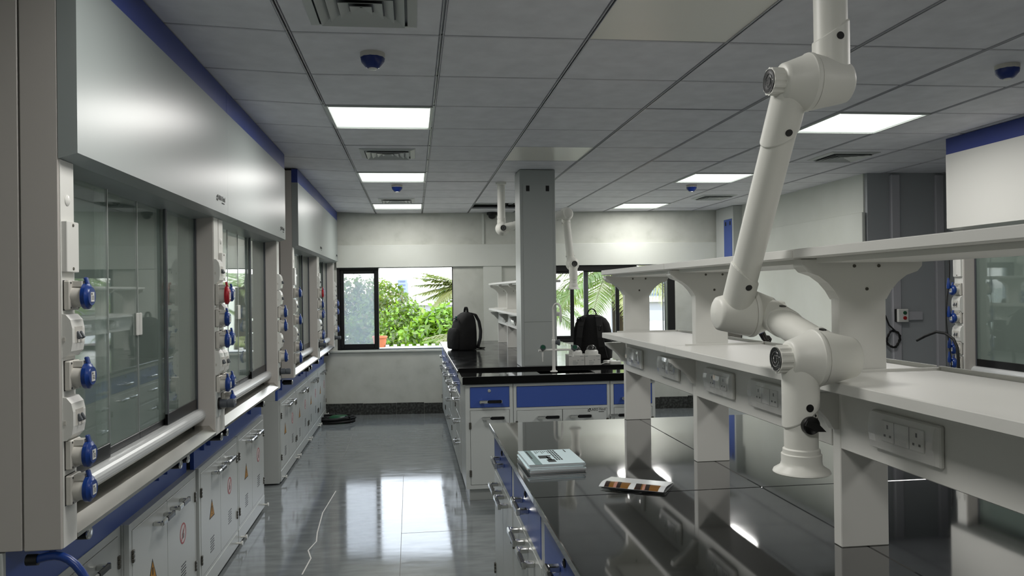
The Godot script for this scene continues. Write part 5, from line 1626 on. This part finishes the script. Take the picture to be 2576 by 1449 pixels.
	var sn := ["hazy low block on the skyline above the white railing", "second hazy block on the skyline, left of the palm fronds", "taller hazy block on the skyline behind the palm fronds", "low hazy block on the skyline of the right window", "tall hazy block on the skyline of the right window"]
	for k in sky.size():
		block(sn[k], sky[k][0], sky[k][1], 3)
	# long pale roof with a railing beyond the trees
	var rl := thing("roof_terrace", "long pale roof terrace with a white railing beyond the bright tree", "building", Vector3(2.6, -4.0, -78.0))
	obj("wall", Geo.new().span(Vector3(-3.2, 0, -5), Vector3(6, 4.25, 0)), M.concrete, rl)
	obj("roof_edge", Geo.new().span(Vector3(-3.3, 4.25, -5), Vector3(6.1, 4.4, 0.3)), M.grey_trim, rl)
	var g := Geo.new()
	for k in 2:
		g.span(Vector3(-3.2, 4.72 + 0.24 * k, 0.1), Vector3(6, 4.80 + 0.24 * k, 0.16))
	for k in 9:
		g.span(Vector3(-3.2 + 1.1 * k, 4.4, 0.1), Vector3(-3.1 + 1.1 * k, 5.0, 0.16))
	obj("railing", g, M.grey_trim, rl)
	# parapet just outside the left window
	var pa := thing("parapet", "sunlit white parapet with a row of small hooks below the left window", "parapet", Vector3(0.0, -4.0, -13.4))
	obj("wall", Geo.new().span(Vector3(-1.6, 0, -0.2), Vector3(0.95, 4.66, 0.0), 0.01), M.white_roof, pa)
	for k in 9:
		obj("block", Geo.new().span(Vector3(-0.42 + 0.13 * k, 4.66, -0.09), Vector3(-0.36 + 0.13 * k, 4.70, -0.02), 0.004), M.white_roof, pa)
	var pot := thing("plant_pot", "weathered orange clay pot standing on the parapet by the black sash", "pot", Vector3(-0.52, 0.66, -13.5))
	obj("pot", Geo.new().lathe([Vector2(0, 0), Vector2(0.09, 0), Vector2(0.12, 0.16), Vector2(0.13, 0.16), Vector2(0.13, 0.19), Vector2(0.1, 0.19), Vector2(0.09, 0.05), Vector2(0, 0.05)], 20), M.terracotta, pot)
	# roofs seen through the right window
	house("house", "white house with a flat roof in the right window, behind the shelf post", Vector3(19.4, -4.0, -60.0), Vector3(6, 4.6, 5), "concrete", "white_roof", 0.0)
	house("house", "low house with a brown gable roof in the right window", Vector3(11.2, -4.0, -34.0), Vector3(5, 2.6, 5), "concrete", "brown_roof", 0.9, 0.5)
	house("house", "long tiled roof at the bottom of the right window", Vector3(8.6, -4.0, -24.0), Vector3(6, 2.4, 5), "concrete", "tile_roof", 1.1, PI / 2)
	house("house", "white shed roof at the right edge of the right window", Vector3(15.8, -4.0, -45.0), Vector3(4, 3.0, 4), "concrete", "white_roof", 0.5, 0.3)
